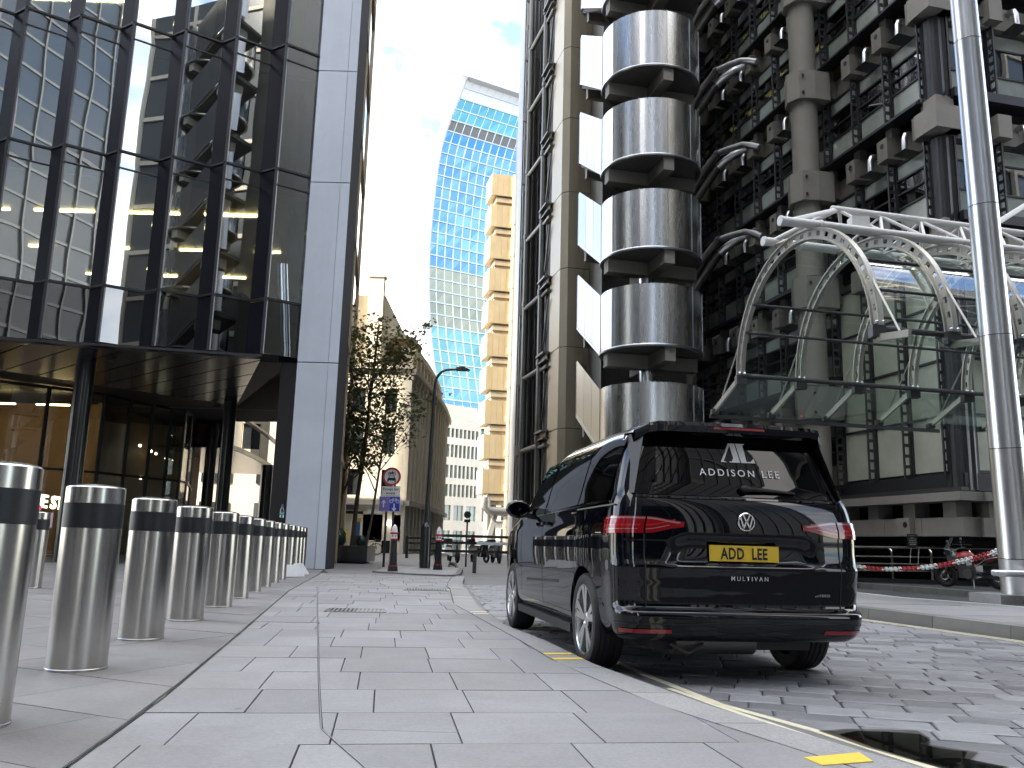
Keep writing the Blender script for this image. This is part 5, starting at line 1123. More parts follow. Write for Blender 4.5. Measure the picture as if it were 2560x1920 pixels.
# wheels
def wheel(x, y, s):
    Mx = Matrix.Translation((x, y, .355)) @ Matrix.Rotation(s*pi/2, 4, 'Y')      # local z -> outward
    def L(prof, n=44, cap=False): return MB().lathe(prof, (0, 0, 0), n, Mx, cap)
    tp = [(.245, -.1), (.30, -.115), (.337, -.112), (.352, -.09)]
    for k in range(4): z0 = -.08+.04*k; tp += [(.355, z0), (.355, z0+.03), (.346, z0+.032), (.346, z0+.038)]
    tp += [(.355, .08), (.352, .095), (.337, .114), (.31, .12), (.27, .114), (.262, .108)]
    w = vo('wheel', L(tp), 'tyre')
    vo('rim', L([(.262, .1), (.266, .112), (.258, .112), (.246, .1), (.235, .02), (.225, -.08), (.2, -.09)], 44), 'alloy', w)
    vo('brake', L([(.0, -.03), (.16, -.03), (.165, -.02), (.165, .0), (.06, .005), (.0, .005)], 30), 'duct', w)
    for k in range(5):
        for d in (-.17, .17):
            a = 2*pi*k/5+d; b = 2*pi*k/5+d*.55; ca, sa_ = cos(a), sin(a); p0 = Vector((.05*cos(b), .05*sin(b), .085)); p1 = Vector((.252*ca, .252*sa_, .1)); t = (p1-p0).normalized(); u = Vector((-t.y, t.x, 0)).normalized()
            pts = [p0-u*.018, p0+u*.018, p1+u*.03, p1-u*.03]; dn = Vector((0, 0, -.035)); up = Vector((0, 0, .012))
            vo('spoke', MB().hexa([Mx @ (q+dn) for q in pts]+[Mx @ (q+up*(0.6 if i > 1 else 1)) for i, q in enumerate(pts)]), 'alloy', w, False)
    hb = vo('hub', L([(.066, .05), (.066, .09), (.056, .1), (.035, .102), (.03, .096), (0, .096)], 24), 'alloy', w)
    return w
for y in (0, 3.124):
    for s in (-1, 1): wheel(s*.822, y, s)
vo('underbody', MB().box(-.6, .6, -.62, 3.6, .21, .34), 'vtrim', sm=False)
vo('axle_beam', MB().tube([(-.72, .05, .3), (-.3, .0, .24), (.3, 0, .24), (.72, .05, .3)], .055, 10), 'vtrim')
vo('silencer', MB().tube([(-.45, -.62, .27), (.15, -.62, .27)], .09, 14), 'duct')
vo('tow_hook', MB().tube([(-.5, -.72, .26), (-.38, -.76, .2), (-.26, -.72, .26)], .012, 6), 'duct')
# ------------------------------------------------------------------ steel bollards along the plaza
bp = [(-2.26, 3.82), (-2.59, 5.45), (-2.88, 7.07), (-3.13, 8.70), (-3.40, 10.45), (-3.66, 11.98), (-3.92, 13.5), (-4.17, 15.0), (-4.40, 16.4), (-4.60, 17.7), (-4.77, 18.95), (-4.93, 20.1), (-5.1, 21.2), (-5.27, 22.25)]
ords = ['first', 'second', 'third', 'fourth', 'fifth', 'sixth', 'seventh', 'eighth', 'ninth', 'tenth', 'eleventh', 'twelfth', 'thirteenth', 'last']
R_ = .172
bol = thing('steel_bollard', 'x', 'bollard', (0, 0, .1), 0, 'steel bollards along the plaza edge')
obj('shaft', MB().lathe([(R_+.004, .1), (R_+.004, .112), (R_, .115), (R_, .938)], (0, 0, 0), 48), M['steel'], bol, True, .5)
obj('band', MB().lathe([(R_-.002, .938), (R_+.0015, .94), (R_+.0015, 1.088), (R_-.002, 1.09)], (0, 0, 0), 48), M['rubber_black'], bol, True, .5)
obj('cap', MB().lathe([(R_, 1.09), (R_, 1.185), (R_-.006, 1.192), (R_-.03, 1.199), (.1, 1.207), (0, 1.212)], (0, 0, 0), 48), M['steel'], bol, True, .5)
for i, (x, y) in enumerate(bp):
    o = bol if i == 0 else copy_tree(bol)
    o.location = (x, y, .1); o.rotation_euler = (random.uniform(-.008, .008), random.uniform(-.008, .008), i*1.7)
    o['label'] = ('nearest steel bollard with black band, cut off by the left edge' if i == 0 else 'farthest steel bollard in the row, nearest the pale pier' if i == 13 else
                  '%s steel bollard with black band counting from the viewer along the row' % ords[i])
o = copy_tree(bol); o.location = (-6.96, 12.9, .1); o['label'] = 'lone steel bollard with black band standing apart in front of the shop glass'; del o['group']
for i in (10, 11):
    c = tag(obj('base_cover', MB().lathe([(.40, .1), (.41, .12), (.40, .14), (.25, .36), (.2, .36)], (bp[i][0]+.02, bp[i][1]-.02, 0), 4 if 0 else 28), M['white_dirty'], None, True, .5), ('nearer' if i == 10 else 'farther')+' white cone cover round the foot of a distant bollard', 'cover', 'white cone covers at bollard feet')
x, y = bp[9]
w_ = thing('water_bottle', 'clear plastic water bottle left standing on a distant bollard', 'bottle', (x, y, 1.305))
M['pet'] = glass('clear_plastic', (.75, .9, .9), .08, .8)
z0 = 1.312
obj('bottle_body', MB().lathe([(0, z0), (.038, z0), (.04, z0+.02), (.04, z0+.17), (.03, z0+.21), (.014, z0+.245), (.014, z0+.255)], (x, y, 0), 18), M['pet'], w_, True)
obj('bottle_cap', MB().lathe([(.017, z0+.255), (.017, z0+.28), (0, z0+.28)], (x, y, 0), 14), M['blue'], w_, True)
obj('bottle_label', MB().lathe([(.0415, z0+.07), (.0415, z0+.13)], (x, y, 0), 18, None, False), mat('bottle_label', (.1, .4, .4), .5), w_, True)

# ------------------------------------------------------------------ cast city bollards
def city(x, y, label):
    t = thing('cast_bollard', label, 'bollard', (x, y, .1), .3, 'black city bollards')
    L8 = lambda p, m_, nm, n=12: obj(nm, MB().lathe([(r, z+.1) for r, z in p], (x, y, 0), n), M[m_], t, True, .4)
    L8([(.145, 0), (.14, .03), (.125, .13), (.12, .17)], 'black', 'foot', 8); L8([(.122, .17), (.122, .195)], 'red', 'red_ring', 16)
    L8([(.105, .195), (.075, .84)], 'black', 'post', 8); L8([(.085, .84), (.1, .86), (.1, .88), (.088, .885)], 'red', 'red_ring', 20)
    L8([(.088, .885), (.086, 1.0)], 'white', 'collar', 20); L8([(.088, 1.0), (.108, 1.01), (.11, 1.035), (.09, 1.05)], 'red', 'red_ring', 20)
    L8([(.082, 1.05), (.078, 1.12), (.055, 1.2), (.02, 1.245), (0, 1.255)], 'white', 'tip', 20)
    for k in range(6): a = k*pi/3; obj('shield', MB().box(-.014, .014, -.002, .003, -.02, .02, Matrix.Translation((x+.0885*cos(a), y+.0885*sin(a), 1.045)) @ Matrix.Rotation(a+pi/2, 4, 'Z')), M['red' if k % 2 else 'black'], t)
    return t
city(-2.99, 23.05, 'black cast bollard with white tip below the road sign')
city(-1.99, 25.3, 'black cast bollard with white tip in front of the barrier, right of the lamp post')
isl = tag(obj('kerb_island', MB().prism([(-3.5, 22.9), (-2.4, 21.9), (-1.5, 21.55), (-1.28, 21.9), (-1.22, 23), (-1.4, 28), (-2.6, 29), (-3.9, 28)], .0, .135), M['kerb_dark']), kind='structure')
obj('island_top', MB().prism([(-3.42, 22.95), (-2.38, 22.05), (-1.55, 21.7), (-1.4, 22), (-1.34, 23), (-1.5, 27.9), (-2.6, 28.8), (-3.8, 27.9)], .136, .14), M['paving'], isl)

# ------------------------------------------------------------------ lamp post
LX, LY = -2.48, 26.5
Lp = thing('lamp_post', 'tall black street lamp post with an arm reaching right', 'lamp post', (LX, LY, .1))
obj('base', MB().lathe([(.2, .1), (.2, .14), (.165, .16), (.165, 1.35), (.15, 1.4), (.075, 1.5)], (LX, LY, 0), 20), M['black'], Lp, True, .4)
pts = [(LX, LY, 1.45), (LX+.04, LY, 4), (LX+.08, LY, 5.75)]+[(LX+.08+.4*(1-cos(a)), LY, 5.75+.5*sin(a)) for a in [radians(15*k) for k in range(1, 7)]]+[(LX+.8, LY, 6.27)]
obj('mast', MB().tube(pts, [.075, .06, .05]+[.04]*6+[.035], 12), M['black'], Lp, True)
hd = obj('lamp_head', MB().hexa([(LX+.72, LY-.09, 6.22), (LX+1.15, LY-.11, 6.25), (LX+1.15, LY+.11, 6.25), (LX+.72, LY+.09, 6.22), (LX+.72, LY-.06, 6.33), (LX+.95, LY-.08, 6.36), (LX+.95, LY+.08, 6.36), (LX+.72, LY+.06, 6.33)]), M['blackmatte'], Lp)
obj('lamp_lens', MB().box(LX+.85, LX+1.12, LY-.08, LY+.08, 6.222, 6.232), M['frame_g'], hd)
# ------------------------------------------------------------------ road sign on twin posts
SX, SY = -3.67, 27.0
Sg = thing('road_sign', 'road sign on twin black posts with a red ring disc and two plates', 'sign', (SX, SY, .1))
for x in (SX-.12, SX+.1): obj('post', MB().lathe([(.038, .1), (.038, 2.9)], (x, SY, 0), 12), M['black'], Sg, True)
def disc(r0, r1, z, y, m_, nm, par): return obj(nm, MB().lathe([(r0, 0), (r1, 0), (r1, .006), (r0, .006)] if r0 else [(0, 0), (r1, 0), (r1, .006), (0, .006)], (0, 0, 0), 40, Matrix.Translation((SX, y, z)) @ Matrix.Rotation(pi/2, 4, 'X'), r0 == 0), M[m_], par)
pn = disc(0, .285, 2.89, SY-.05, 'white', 'round_plate', Sg); disc(.225, .288, 2.89, SY-.058, 'red', 'red_ring', pn)
def flat(nm, pts, y, m_, par): return obj(nm, MB().add([(SX+a, y, 2.89+b) for a, b in pts], [tuple(range(len(pts)))]), M[m_], par)
flat('car_symbol', [(-.13, -.16), (-.13, -.06), (-.1, -.04), (-.075, .03), (.075, .03), (.1, -.04), (.13, -.06), (.13, -.16), (.09, -.16), (.09, -.12), (-.09, -.12), (-.09, -.16)], SY-.062, 'blackmatte', pn)
flat('car_window', [(-.075, -.035), (-.06, .015), (.06, .015), (.075, -.035)], SY-.064, 'white', pn)
for cx_ in (-.075, .075): obj('cycle_symbol', MB().lathe([(.028, 0), (.045, 0), (.045, .002), (.028, .002)], (0, 0, 0), 18, Matrix.Translation((SX+cx_, SY-.062, 2.98)) @ Matrix.Rotation(pi/2, 4, 'X'), False), M['blackmatte'], pn)
flat('cycle_symbol', [(-.09, .09), (-.05, .135), (0, .13), (.02, .18), (.05, .175), (.04, .14), (.09, .1), (.05, .1), (.03, .085), (-.03, .085)], SY-.062, 'blackmatte', pn)
pe = obj('text_plate', MB().box(SX-.29, SX+.27, SY-.06, SY-.052, 2.3, 2.585), M['white'], Sg)
obj('plate_border', MB().box(SX-.30, SX+.28, SY-.0515, SY-.046, 2.29, 2.595), M['blackmatte'], pe)
for s, z in (('Except for', 2.465), ('access', 2.345)): text('lettering', s, .115, M['blackmatte'], pe, frame((SX-.01, SY-.063, z), (1, 0, 0), (0, 0, 1)), 0, 'CENTER', .002)
pb = obj('blue_plate', MB().box(SX-.02, SX+.29, SY-.06, SY-.052, 1.83, 2.27), M['blue'], Sg); pv = obj('violet_plate', MB().box(SX-.34, SX-.021, SY-.06, SY-.052, 1.83, 2.27), M['bluep'], Sg)
obj('plate_border', MB().box(SX-.355, SX+.305, SY-.0515, SY-.046, 1.815, 2.285), M['white'], Sg)
def arrow(x, z, up, par): s = 1 if up else -1; return obj('arrow', MB().add([(SX+x+a, SY-.063, z+s*b) for a, b in ((-.02, -.12), (.02, -.12), (.02, .04), (.06, .0), (.06, .05), (0, .12), (-.06, .05), (-.06, 0), (-.02, .04))], [tuple(range(9))]), M['white'], par)
arrow(-.21, 2.05, True, pv); arrow(.12, 1.94, False, pb).scale = (1, 1, 1)
for cx_ in (.03, .22): obj('cycle_symbol', MB().lathe([(.042, 0), (.058, 0), (.058, .002), (.042, .002)], (0, 0, 0), 20, Matrix.Translation((SX+cx_, SY-.063, 2.13)) @ Matrix.Rotation(pi/2, 4, 'X'), False), M['white'], pb)
cyc = MB()
for p, q in (((.03, 2.13), (.08, 2.2)), ((.08, 2.2), (.18, 2.2)), ((.18, 2.2), (.22, 2.13)), ((.08, 2.2), (.12, 2.13)), ((.12, 2.13), (.18, 2.2)), ((.18, 2.2), (.17, 2.24)), ((.08, 2.2), (.07, 2.22))): cyc.bar((SX+p[0], SY-.065, p[1]), (SX+q[0], SY-.065, q[1]), .012, .003, (0, 1, 0))
obj('cycle_frame', cyc, M['white'], pb)
# ------------------------------------------------------------------ barriers
def barrier(label, x0, x1, y0, y1, zs, stub=True, strip_=None):
    t = thing('barrier_gate', label, 'barrier', (x0, y0, .1))
    for i, z in enumerate(zs): obj('rail', MB().bar((x0, y0, z), (x1, y1, z), .07, .085), M['black'], t)
    obj('end_post', MB().bar((x0+.06, y0, .1), (x0+.06, y0, zs[0]+.1), .14, .14, (0, 1, 0)), M['black'], t)
    for f in (.4, .8): x, y = x0+(x1-x0)*f, y0+(y1-y0)*f; obj('foot', MB().box(x-.06, x+.06, y-.12, y+.12, .0, zs[-1]-.03), M['black'], t)
    if strip_: a_, b_ = strip_; obj('reflective_strip', MB().bar((x0+(x1-x0)*a_, y0-.04, zs[1]), (x0+(x1-x0)*b_, y0+(y1-y0)*b_-.04, zs[1]), .012, .09), mat('reflective_strip', (.4, .47, .55), .3), t)
    return t
barrier('black three-rail barrier gate across the street from the lamp post', -2.2, .75, 27.2, 28.2, (1.13, .92, .66), True, (.42, .75))
barrier('smaller dark barrier farther down the street left of the lamp post', -5.1, -3.2, 44, 44, (1.1, .85, .5))
# ------------------------------------------------------------------ planter, young trees
Pl = thing('planter', 'black rectangular planter box at the foot of the young trees', 'planter', (-5.7, 31.8, .1))
obj('box', MB().box(-6.75, -4.95, 31.0, 32.9, .17, .68), M['black'], Pl); obj('plinth', MB().box(-6.65, -5.15, 31.15, 32.7, .1, .17), M['blackmatte'], Pl)
obj('rim', MB().box(-6.78, -4.92, 30.97, 32.93, .68, .71), M['frame'], Pl); obj('soil', MB().box(-6.7, -5, 31.05, 32.85, .71, .715), M['bark'], Pl)
def tree(label, x, y, h, spread, seed, lean, barkm, nleaf, r0=.09, z0=.7, group='young street trees in the planter'):
    rg = random.Random(seed); t = thing('young_tree', label, 'tree', (x, y, z0), 0, group); tr = MB(); br = MB(); tips = []
    def grow(p, d, ln, r, lvl, mb):
        n = 5; pts = [p]; q = p.copy(); dd = d.copy(); rad = [r]
        for i in range(n):
            dd = (dd+Vector((rg.uniform(-.16, .16), rg.uniform(-.16, .16), rg.uniform(-.03, .12)))*(1 if lvl else .35)).normalized(); q = q+dd*ln/n; pts.append(q.copy()); rad.append(r*(1-.55*(i+1)/n))
            if lvl >= 1: tips.append((q.copy(), lvl))
        mb.tube(pts, rad, 7 if lvl < 2 else 4, lvl < 1)
        if lvl < 3:
            k = (12, 5, 4)[lvl]
            for j in range(k):
                f = (rg.uniform(.28, 1) if lvl == 0 else rg.uniform(.3, 1)); i = min(int(f*n), n-1); b = pts[i].lerp(pts[i+1], f*n-i) if i < n else pts[-1]
                a = rg.uniform(0, 2*pi); up = .75 if lvl == 0 else .35; v = Vector((cos(a), sin(a), up*rg.uniform(.6, 1.6))).normalized(); v = (v+dd*.35).normalized()
                grow(b, v, ln*(rg.uniform(.28, .42)*(1.25-.6*f)*spread if lvl == 0 else rg.uniform(.4, .65)), rad[i]*rg.uniform(.38, .55), lvl+1, br)
    grow(Vector((x, y, z0)), Vector((lean[0], lean[1], 1)).normalized(), h, r0, 0, tr)
    obj('trunk', tr, M[barkm], t, True); obj('branches', br, M[barkm], t, True)
    lf = MB(); big = [q for q in tips if q[1] >= 2]
    for _ in range(nleaf):
        c = rg.choice(big)[0]+Vector((rg.gauss(0, .13), rg.gauss(0, .13), rg.gauss(0, .11))); s = rg.uniform(.055, .11)
        u = Vector((rg.gauss(0, 1), rg.gauss(0, 1), rg.gauss(0, .5))).normalized(); v = u.cross(Vector((rg.gauss(0, .6), rg.gauss(0, .6), 1))).normalized(); w2 = u.cross(v)*.25*s
        lf.add([c-u*s, c-u*s*.2+v*s*.75+w2, c+u*s, c-u*s*.2-v*s*.75+w2], [(0, 1, 2), (0, 2, 3)])
    cr = obj('crown', lf, M['leaf'], t); cr['kind'] = 'stuff'; return t
tree('slender young tree with grey trunk in the middle of the planter', -5.65, 31.9, 8.4, 1.0, 5, (.03, 0), 'bark', 2000)
tree('young tree with brown leaning trunk beside the pale pier', -6.25, 32.0, 5.6, .95, 11, (.05, 0), 'bark_b', 1300, .085)
tree('small leafy tree at the right end of the planter', -5.2, 32.2, 5.2, 1.25, 23, (.1, 0), 'bark', 1800, .06)
for x, s, lb in ((-6.2, 1.0, 'large dark green watering bag round the brown tree trunk'), (-5.33, .6, 'small dark green watering bag at the right of the planter')):
    rows = []
    for i in range(9):
        z = i/8; r = (.3*sin(pi*(.18+.72*z))**.7)*s
        rows.append([(x+r*(1+.16*sin(5*a+i))*cos(a), 31.9+r*(1+.16*cos(4*a+i))*sin(a), .71+.62*s*z) for a in [2*pi*j/18 for j in range(18)]])
    tag(obj('watering_bag', MB().grid(rows, True), M['bag'], None, True, 2), lb, 'bag')
# ------------------------------------------------------------------ second stair tower just outside the right edge (mirrored in the pleated glass)
T2 = copy_tree(T, None, (17.0, 2.5, 0)); T2['label'] = 'second stack of steel stair drums outside the right edge, reflected in the glass'
# ------------------------------------------------------------------ far tower that widens upwards
XL = [(0, -20), (20, -22.3), (46, -25), (70, -28.6), (92, -29.9), (111, -29.4), (131, -27.6), (141, -25.2), (150, -22.2), (155.5, -20.6), (158, -18.8), (159.2, -16.5)]
Wt = thing('curved_tower', 'distant glass skyscraper that swells towards its curved top', 'tower', (0, 285, 0))
FD = Vector((.86, .51, 0)); FW = 62
def fp(u, z, o=0): return Vector((lerp(XL, z), 270, z))+FD*u+Vector((.51, -.86, 0))*o
mg = lambda n, c, r=.06, m_=1: mat(n, c, r, m_, noise=.08, nscale=.1, rand=.12)
gb = mg('tower_blue_glass', (.085, .19, .34)); gt = mg('tower_teal_glass', (.1, .22, .23), .1); gy = mg('tower_reflection_tint', (.17, .19, .155), .12); gk = mat('tower_louvre', (.075, .08, .085), .6); gw = mat('tower_rim', (.38, .4, .43), .45); gs = mat('tower_spandrel', (.3, .36, .4), .4, .3)  # the pale tint paints a yellowish reflection into one glass zone
rg = random.Random(4); z = 18.; k = 0
while z < 156:
    z1 = z+4.0; m_ = gk if 134.5 <= z < 142 else gt if z >= 142 and z < 150 else gw if z >= 150 else gb if z > 86 or z < 50 else gy if z > 66 else gt
    b = MB(); u = 1.5
    while u < FW:
        j = [rg.uniform(-.05, .05) for _ in range(4)]
        b.add([fp(u+.08, z+.35, j[0]), fp(u+2.9, z+.35, j[1]), fp(u+2.9, z1-.05, j[2]), fp(u+.08, z1-.05, j[3])], [(0, 1, 2, 3)]); u += 3
    o = obj('glass_band', b, m_, Wt)
    obj('floor_band', MB().hexa([fp(1, z-.1, -.3), fp(FW, z-.1, -.3), fp(FW, z-.1, .25), fp(1, z-.1, .25), fp(1, z+.3, -.3), fp(FW, z+.3, -.3), fp(FW, z+.3, .25), fp(1, z+.3, .25)]), gs, Wt); z = z1
mu = MB(); u = 1.5
while u < 40:
    zs_ = [18+8*i for i in range(18)]; mu.grid([[fp(u-.12, zz_, .12), fp(u+.12, zz_, .12)] for zz_ in zs_+[157]]); u += 3
tag(obj('mullions', mu, gs, Wt), kind='stuff')
zs_ = [0+6*i for i in range(27)]+[157.6]
obj('rim', MB().grid([[fp(-1.2, zz_, .9), fp(1.5, zz_, .9), fp(1.5, zz_, .9)+Vector((1, 7, 0)), fp(-1.2, zz_, .9)+Vector((1.2, 7, 0))] for zz_ in zs_], True), gw, Wt, True)
tp = []
for i in range(13): u = -1.2+(FW+1.2)*i/12; tp.append([fp(u, 159+.0*u, .9)+Vector((0, 0, -2.2)), fp(u, 159, .9), fp(u, 159, .9)+Vector((1, 7, .5)), fp(u, 159, .9)+Vector((1, 7, -3))])
obj('rim', MB().grid(tp, True), gw, Wt, True)

# ------------------------------------------------------------------ stone buildings down the street
def wallwin(t, P, n, d, wins, z0, z1, thick, m_, glassm, L):
    """wall from P along d (length L) with real openings: piers and bands round each window (u0,u1,za,zb)"""
    rowsz = sorted({(w[2], w[3]) for w in wins}); prev = z0
    def piece(u0, u1, a, b, nm='wall'):
        if u1-u0 < .01 or b-a < .01: return
        p, q = P+d*u0, P+d*u1; obj(nm, MB().hexa([(p.x, p.y, a), (q.x, q.y, a), (q.x-n.x*thick, q.y-n.y*thick, a), (p.x-n.x*thick, p.y-n.y*thick, a), (p.x, p.y, b), (q.x, q.y, b), (q.x-n.x*thick, q.y-n.y*thick, b), (p.x-n.x*thick, p.y-n.y*thick, b)]), m_, t)
    for za, zb in rowsz:
        piece(0, L, prev, za); prev = zb; u = 0
        for w in sorted([w for w in wins if (w[2], w[3]) == (za, zb)]):
            piece(u, w[0], za, zb); u = w[1]
            p, q = P+d*w[0]-n*thick*.6, P+d*w[1]-n*thick*.6
            o = obj('window', MB().hexa([(p.x, p.y, za), (q.x, q.y, za), (q.x-n.x*.05, q.y-n.y*.05, za), (p.x-n.x*.05, p.y-n.y*.05, za), (p.x, p.y, zb), (q.x, q.y, zb), (q.x-n.x*.05, q.y-n.y*.05, zb), (p.x-n.x*.05, p.y-n.y*.05, zb)]), glassm, t)
            mid = (p+q)/2+n*.03; obj('window_bar', MB().bar((mid.x, mid.y, za), (mid.x, mid.y, zb), .06, .05, (0, 1, 0)), M['frame'], o)
        piece(u, L, za, zb)
    piece(0, L, prev, z1)
M['winD'] = mat('far_window', (.03, .035, .04), .08, spec=.8); M['winG'] = mat('far_window_green', (.12, .2, .19), .08, spec=.9, rand=.3)
Sb = thing('stone_corner_building', 'pale stone corner building with a shopfront behind the young trees', 'building', (-10, 62, 0))
wallwin(Sb, Vector((-13.2, 60, 0)), Vector((0, -1, 0)), Vector((1, 0, 0)), [(.9, 3.2, .95, 2.9), (1.3, 2.9, 4.0, 5.8), (1.3, 2.9, 6.9, 8.7), (1.3, 2.9, 9.8, 11.5), (4.3, 5.2, 4.0, 5.8), (4.3, 5.2, 6.9, 8.7), (4.3, 5.2, 9.8, 11.5), (4.55, 5.3, .1, 2.7)], 0, 13, .35, M['stone'], M['winD'], 5.8)
obj('cornice', MB().box(-13.3, -7.25, 59.6, 60.3, 3.35, 3.65), M['stone_g'], Sb); obj('cornice', MB().box(-13.3, -7.25, 59.7, 60.3, 12.9, 13.2), M['stone'], Sb)
obj('rear_range', MB().box(-45, -13.3, 58.5, 75, 0, 15), M['stone_g'], Sb)
for k in range(8): obj('rear_window', MB().box(-43+3.7*k, -41+3.7*k, 58.4, 58.48, .5, 3.2), M['winD'], Sb); obj('rear_window', MB().box(-43+3.7*k, -41+3.7*k, 58.4, 58.48, 4.5, 7.2), M['winD'], Sb)
obj('side_block', MB().box(-13.2, -7.5, 60.4, 75, 0, 12.9), M['stone'], Sb)
obj('shop_fascia', MB().box(-12.4, -10.6, 59.55, 59.62, 2.95, 3.3), M['blackmatte'], Sb); obj('name_plate', MB().box(-9.7, -8.7, 59.93, 59.97, 2.75, 3.05), M['white'], Sb)
obj('lit_sign', MB().box(-8.35, -7.85, 59.6, 59.65, 1.95, 2.3), mat('lit_sign', (.9, .9, .85), .5, emit=(1, .95, .85), estr=.8), Sb)
obj('shop_poster', MB().box(-11.6, -10.9, 59.72, 59.75, 1.0, 1.6), M['yellow'], Sb)
tb_ = thing('stone_block_with_chimney', 'taller pale stone block with a chimney rising behind the tree', 'building', (-12, 66, 0))
obj('wall', MB().box(-16, -9.75, 63, 76, 12, 19.2), M['stone'], tb_); obj('wall', MB().box(-13.4, -11.9, 62.4, 62.99, 12, 20.6), M['stone'], tb_)
ch_ = obj('chimney', MB().box(-10.9, -9.8, 62.2, 62.95, 12, 20.4), M['stone'], tb_); obj('chimney_cap', MB().box(-11, -9.7, 62.1, 63.05, 20.4, 20.6), M['stone_g'], ch_); obj('wall_string_course', MB().box(-16, -9.7, 62.9, 63.05, 16.4, 16.6), M['stone'], tb_)
bk_ = thing('brick_flank', 'brown brick flank wall above the stone cornice', 'building', (-9, 66, 0))
obj('wall', MB().prism([(-9.7, 66), (-8.0, 66), (-7.6, 70), (-9.7, 70)], 13.2, 16.6), M['brick'], bk_); obj('coping', MB().prism([(-9.74, 65.9), (-7.9, 65.9), (-7.5, 70.1), (-9.74, 70.1)], 16.6, 16.8), M['stone'], bk_)
for z in (14.2, 15.4): obj('quoin', MB().box(-8.2, -7.95, 65.9, 66.1, z, z+.35), M['stone'], bk_)
# curved pilastered front
Cv = thing('curved_stone_building', 'curving pale stone front with tall close-set pilasters down the street', 'building', (-7, 72, 0))
cvp = [(-7.4, 60.), (-7.12, 63.), (-6.9, 66.), (-6.7, 70.), (-6.52, 74.), (-6.45, 78), (-6.48, 82), (-6.6, 86)]
def cvt(t): 
    f = t*(len(cvp)-1); i = min(int(f), len(cvp)-2); f -= i; a, b = cvp[i], cvp[i+1]; return Vector((a[0]+(b[0]-a[0])*f, a[1]+(b[1]-a[1])*f, 0))
NP = 15
for i in range(NP):
    a, b = cvt(i/NP), cvt((i+1)/NP); d = (b-a).normalized(); n = Vector((d.y, -d.x, 0))
    def blk(nm, f0, f1, o0, o1, z0, z1, m_):
        p, q = a+(b-a)*f0, a+(b-a)*f1; return obj(nm, MB().hexa([(p.x+n.x*o1, p.y+n.y*o1, z0), (q.x+n.x*o1, q.y+n.y*o1, z0), (q.x+n.x*o0, q.y+n.y*o0, z0), (p.x+n.x*o0, p.y+n.y*o0, z0), (p.x+n.x*o1, p.y+n.y*o1, z1), (q.x+n.x*o1, q.y+n.y*o1, z1), (q.x+n.x*o0, q.y+n.y*o0, z1), (p.x+n.x*o0, p.y+n.y*o0, z1)]), M[m_], Cv)
    blk('pilaster', .0, .38, -.5, .32, 3.7, 12.2, 'stone'); blk('pilaster_cap', -.02, .40, -.4, .42, 12.2, 12.6, 'stone')
    blk('window_strip', .38, 1, -.5, -.2, 3.7, 12.2, 'winD')
    for z in (5.6, 8.3, 11.0): blk('spandrel', .385, .995, -.45, -.05, z, z+.9, 'stone')
    blk('cornice', 0, 1.005, -.5, .6, 12.6, 13.0, 'stone'); blk('lower_cornice', 0, 1.005, -.5, .55, 3.35, 3.7, 'stone_g')
    blk('shop_pier', 0, .4, -.5, .25, 0, 3.35, 'stone_g'); blk('shop_window', .4, 1, -.5, -.15, 0, 3.35, 'winD')
    if i > 2:
        blk('attic_pier', 0, .35, -1.4, -.5, 13, 15.2, 'stone'); blk('attic_window', .35, 1, -1.4, -.9, 13, 15.2, 'winG'); blk('attic_cornice', 0, 1.005, -1.6, -.35, 15.2, 15.6, 'stone')
obj('body', MB().prism([(p[0]-.6, p[1]) for p in cvp]+[(-14, 86), (-14, 76)], 0, 12.9), M['stone'], Cv)
# plain office block closing the street
Of = thing('banded_office_building', 'pale office block with rows of small windows closing the street', 'building', (-7, 124, 0))
p0, p1 = Vector((-9.7, 120, 0)), Vector((-4.3, 124.5, 0)); d = (p1-p0).normalized(); n = Vector((d.y, -d.x, 0)); L_ = (p1-p0).length; wins = []
for za, zb in ((7.3, 9.0), (9.9, 11.7), (12.8, 14.6), (15.6, 16.9)):
    for k in range(9): u = .3+k*(L_-.5)/9; wins.append((u, u+.46, za, zb))
for k in range(3): u = .4+k*2.2; wins.append((u, u+1.7, 4.0, 6.1)); wins.append((u, u+1.7, .2, 2.6))
wallwin(Of, p0, n, d, wins, 0, 18.2, .4, M['stone_g'], M['winG'], L_)
obj('roof_storey', MB().prism([(-9.9, 122), (-5, 126.3), (-6, 130), (-11, 130)], 18.2, 20.6), M['stone_g'], Of); obj('balustrade', MB().bar(p0+Vector((0, 0, 18.7)), p1+Vector((0, 0, 18.7)), .06, .8), M['glassC'], Of)
q0, q1 = p1, Vector((-2.6, 125.2, 0)); d2 = (q1-q0).normalized(); wallwin(Of, q0, Vector((d2.y, -d2.x, 0)), d2, [(.5, 1.3, za, zb) for za, zb in ((4., 6.1), (7.3, 9.0), (9.9, 11.7))], 0, 13.6, .4, M['stone_g'], M['winD'], (q1-q0).length)
obj('body', MB().prism([(-9.6, 120.9), (-4.4, 125.2), (-2.7, 126), (-3, 135), (-12, 135)], 0, 13.5), M['dark_in'], Of)
Yb = thing('yellow_stone_block', 'warm yellow stone block with green windows behind the office block', 'building', (-7, 152, 0))
wallwin(Yb, Vector((-9.4, 150, 0)), Vector((0, -1, 0)), Vector((1, 0, 0)), [(1.5+2.2*k, 3.1+2.2*k, za, za+2.2) for k in range(2) for za in (10., 14.2, 18.6)], 0, 23.6, .5, M['stone_y'], M['winG'], 6)
Rb = thing('balconied_stone_building', 'grey stone building with tall windows behind the pod tower legs', 'building', (0, 122, 0))
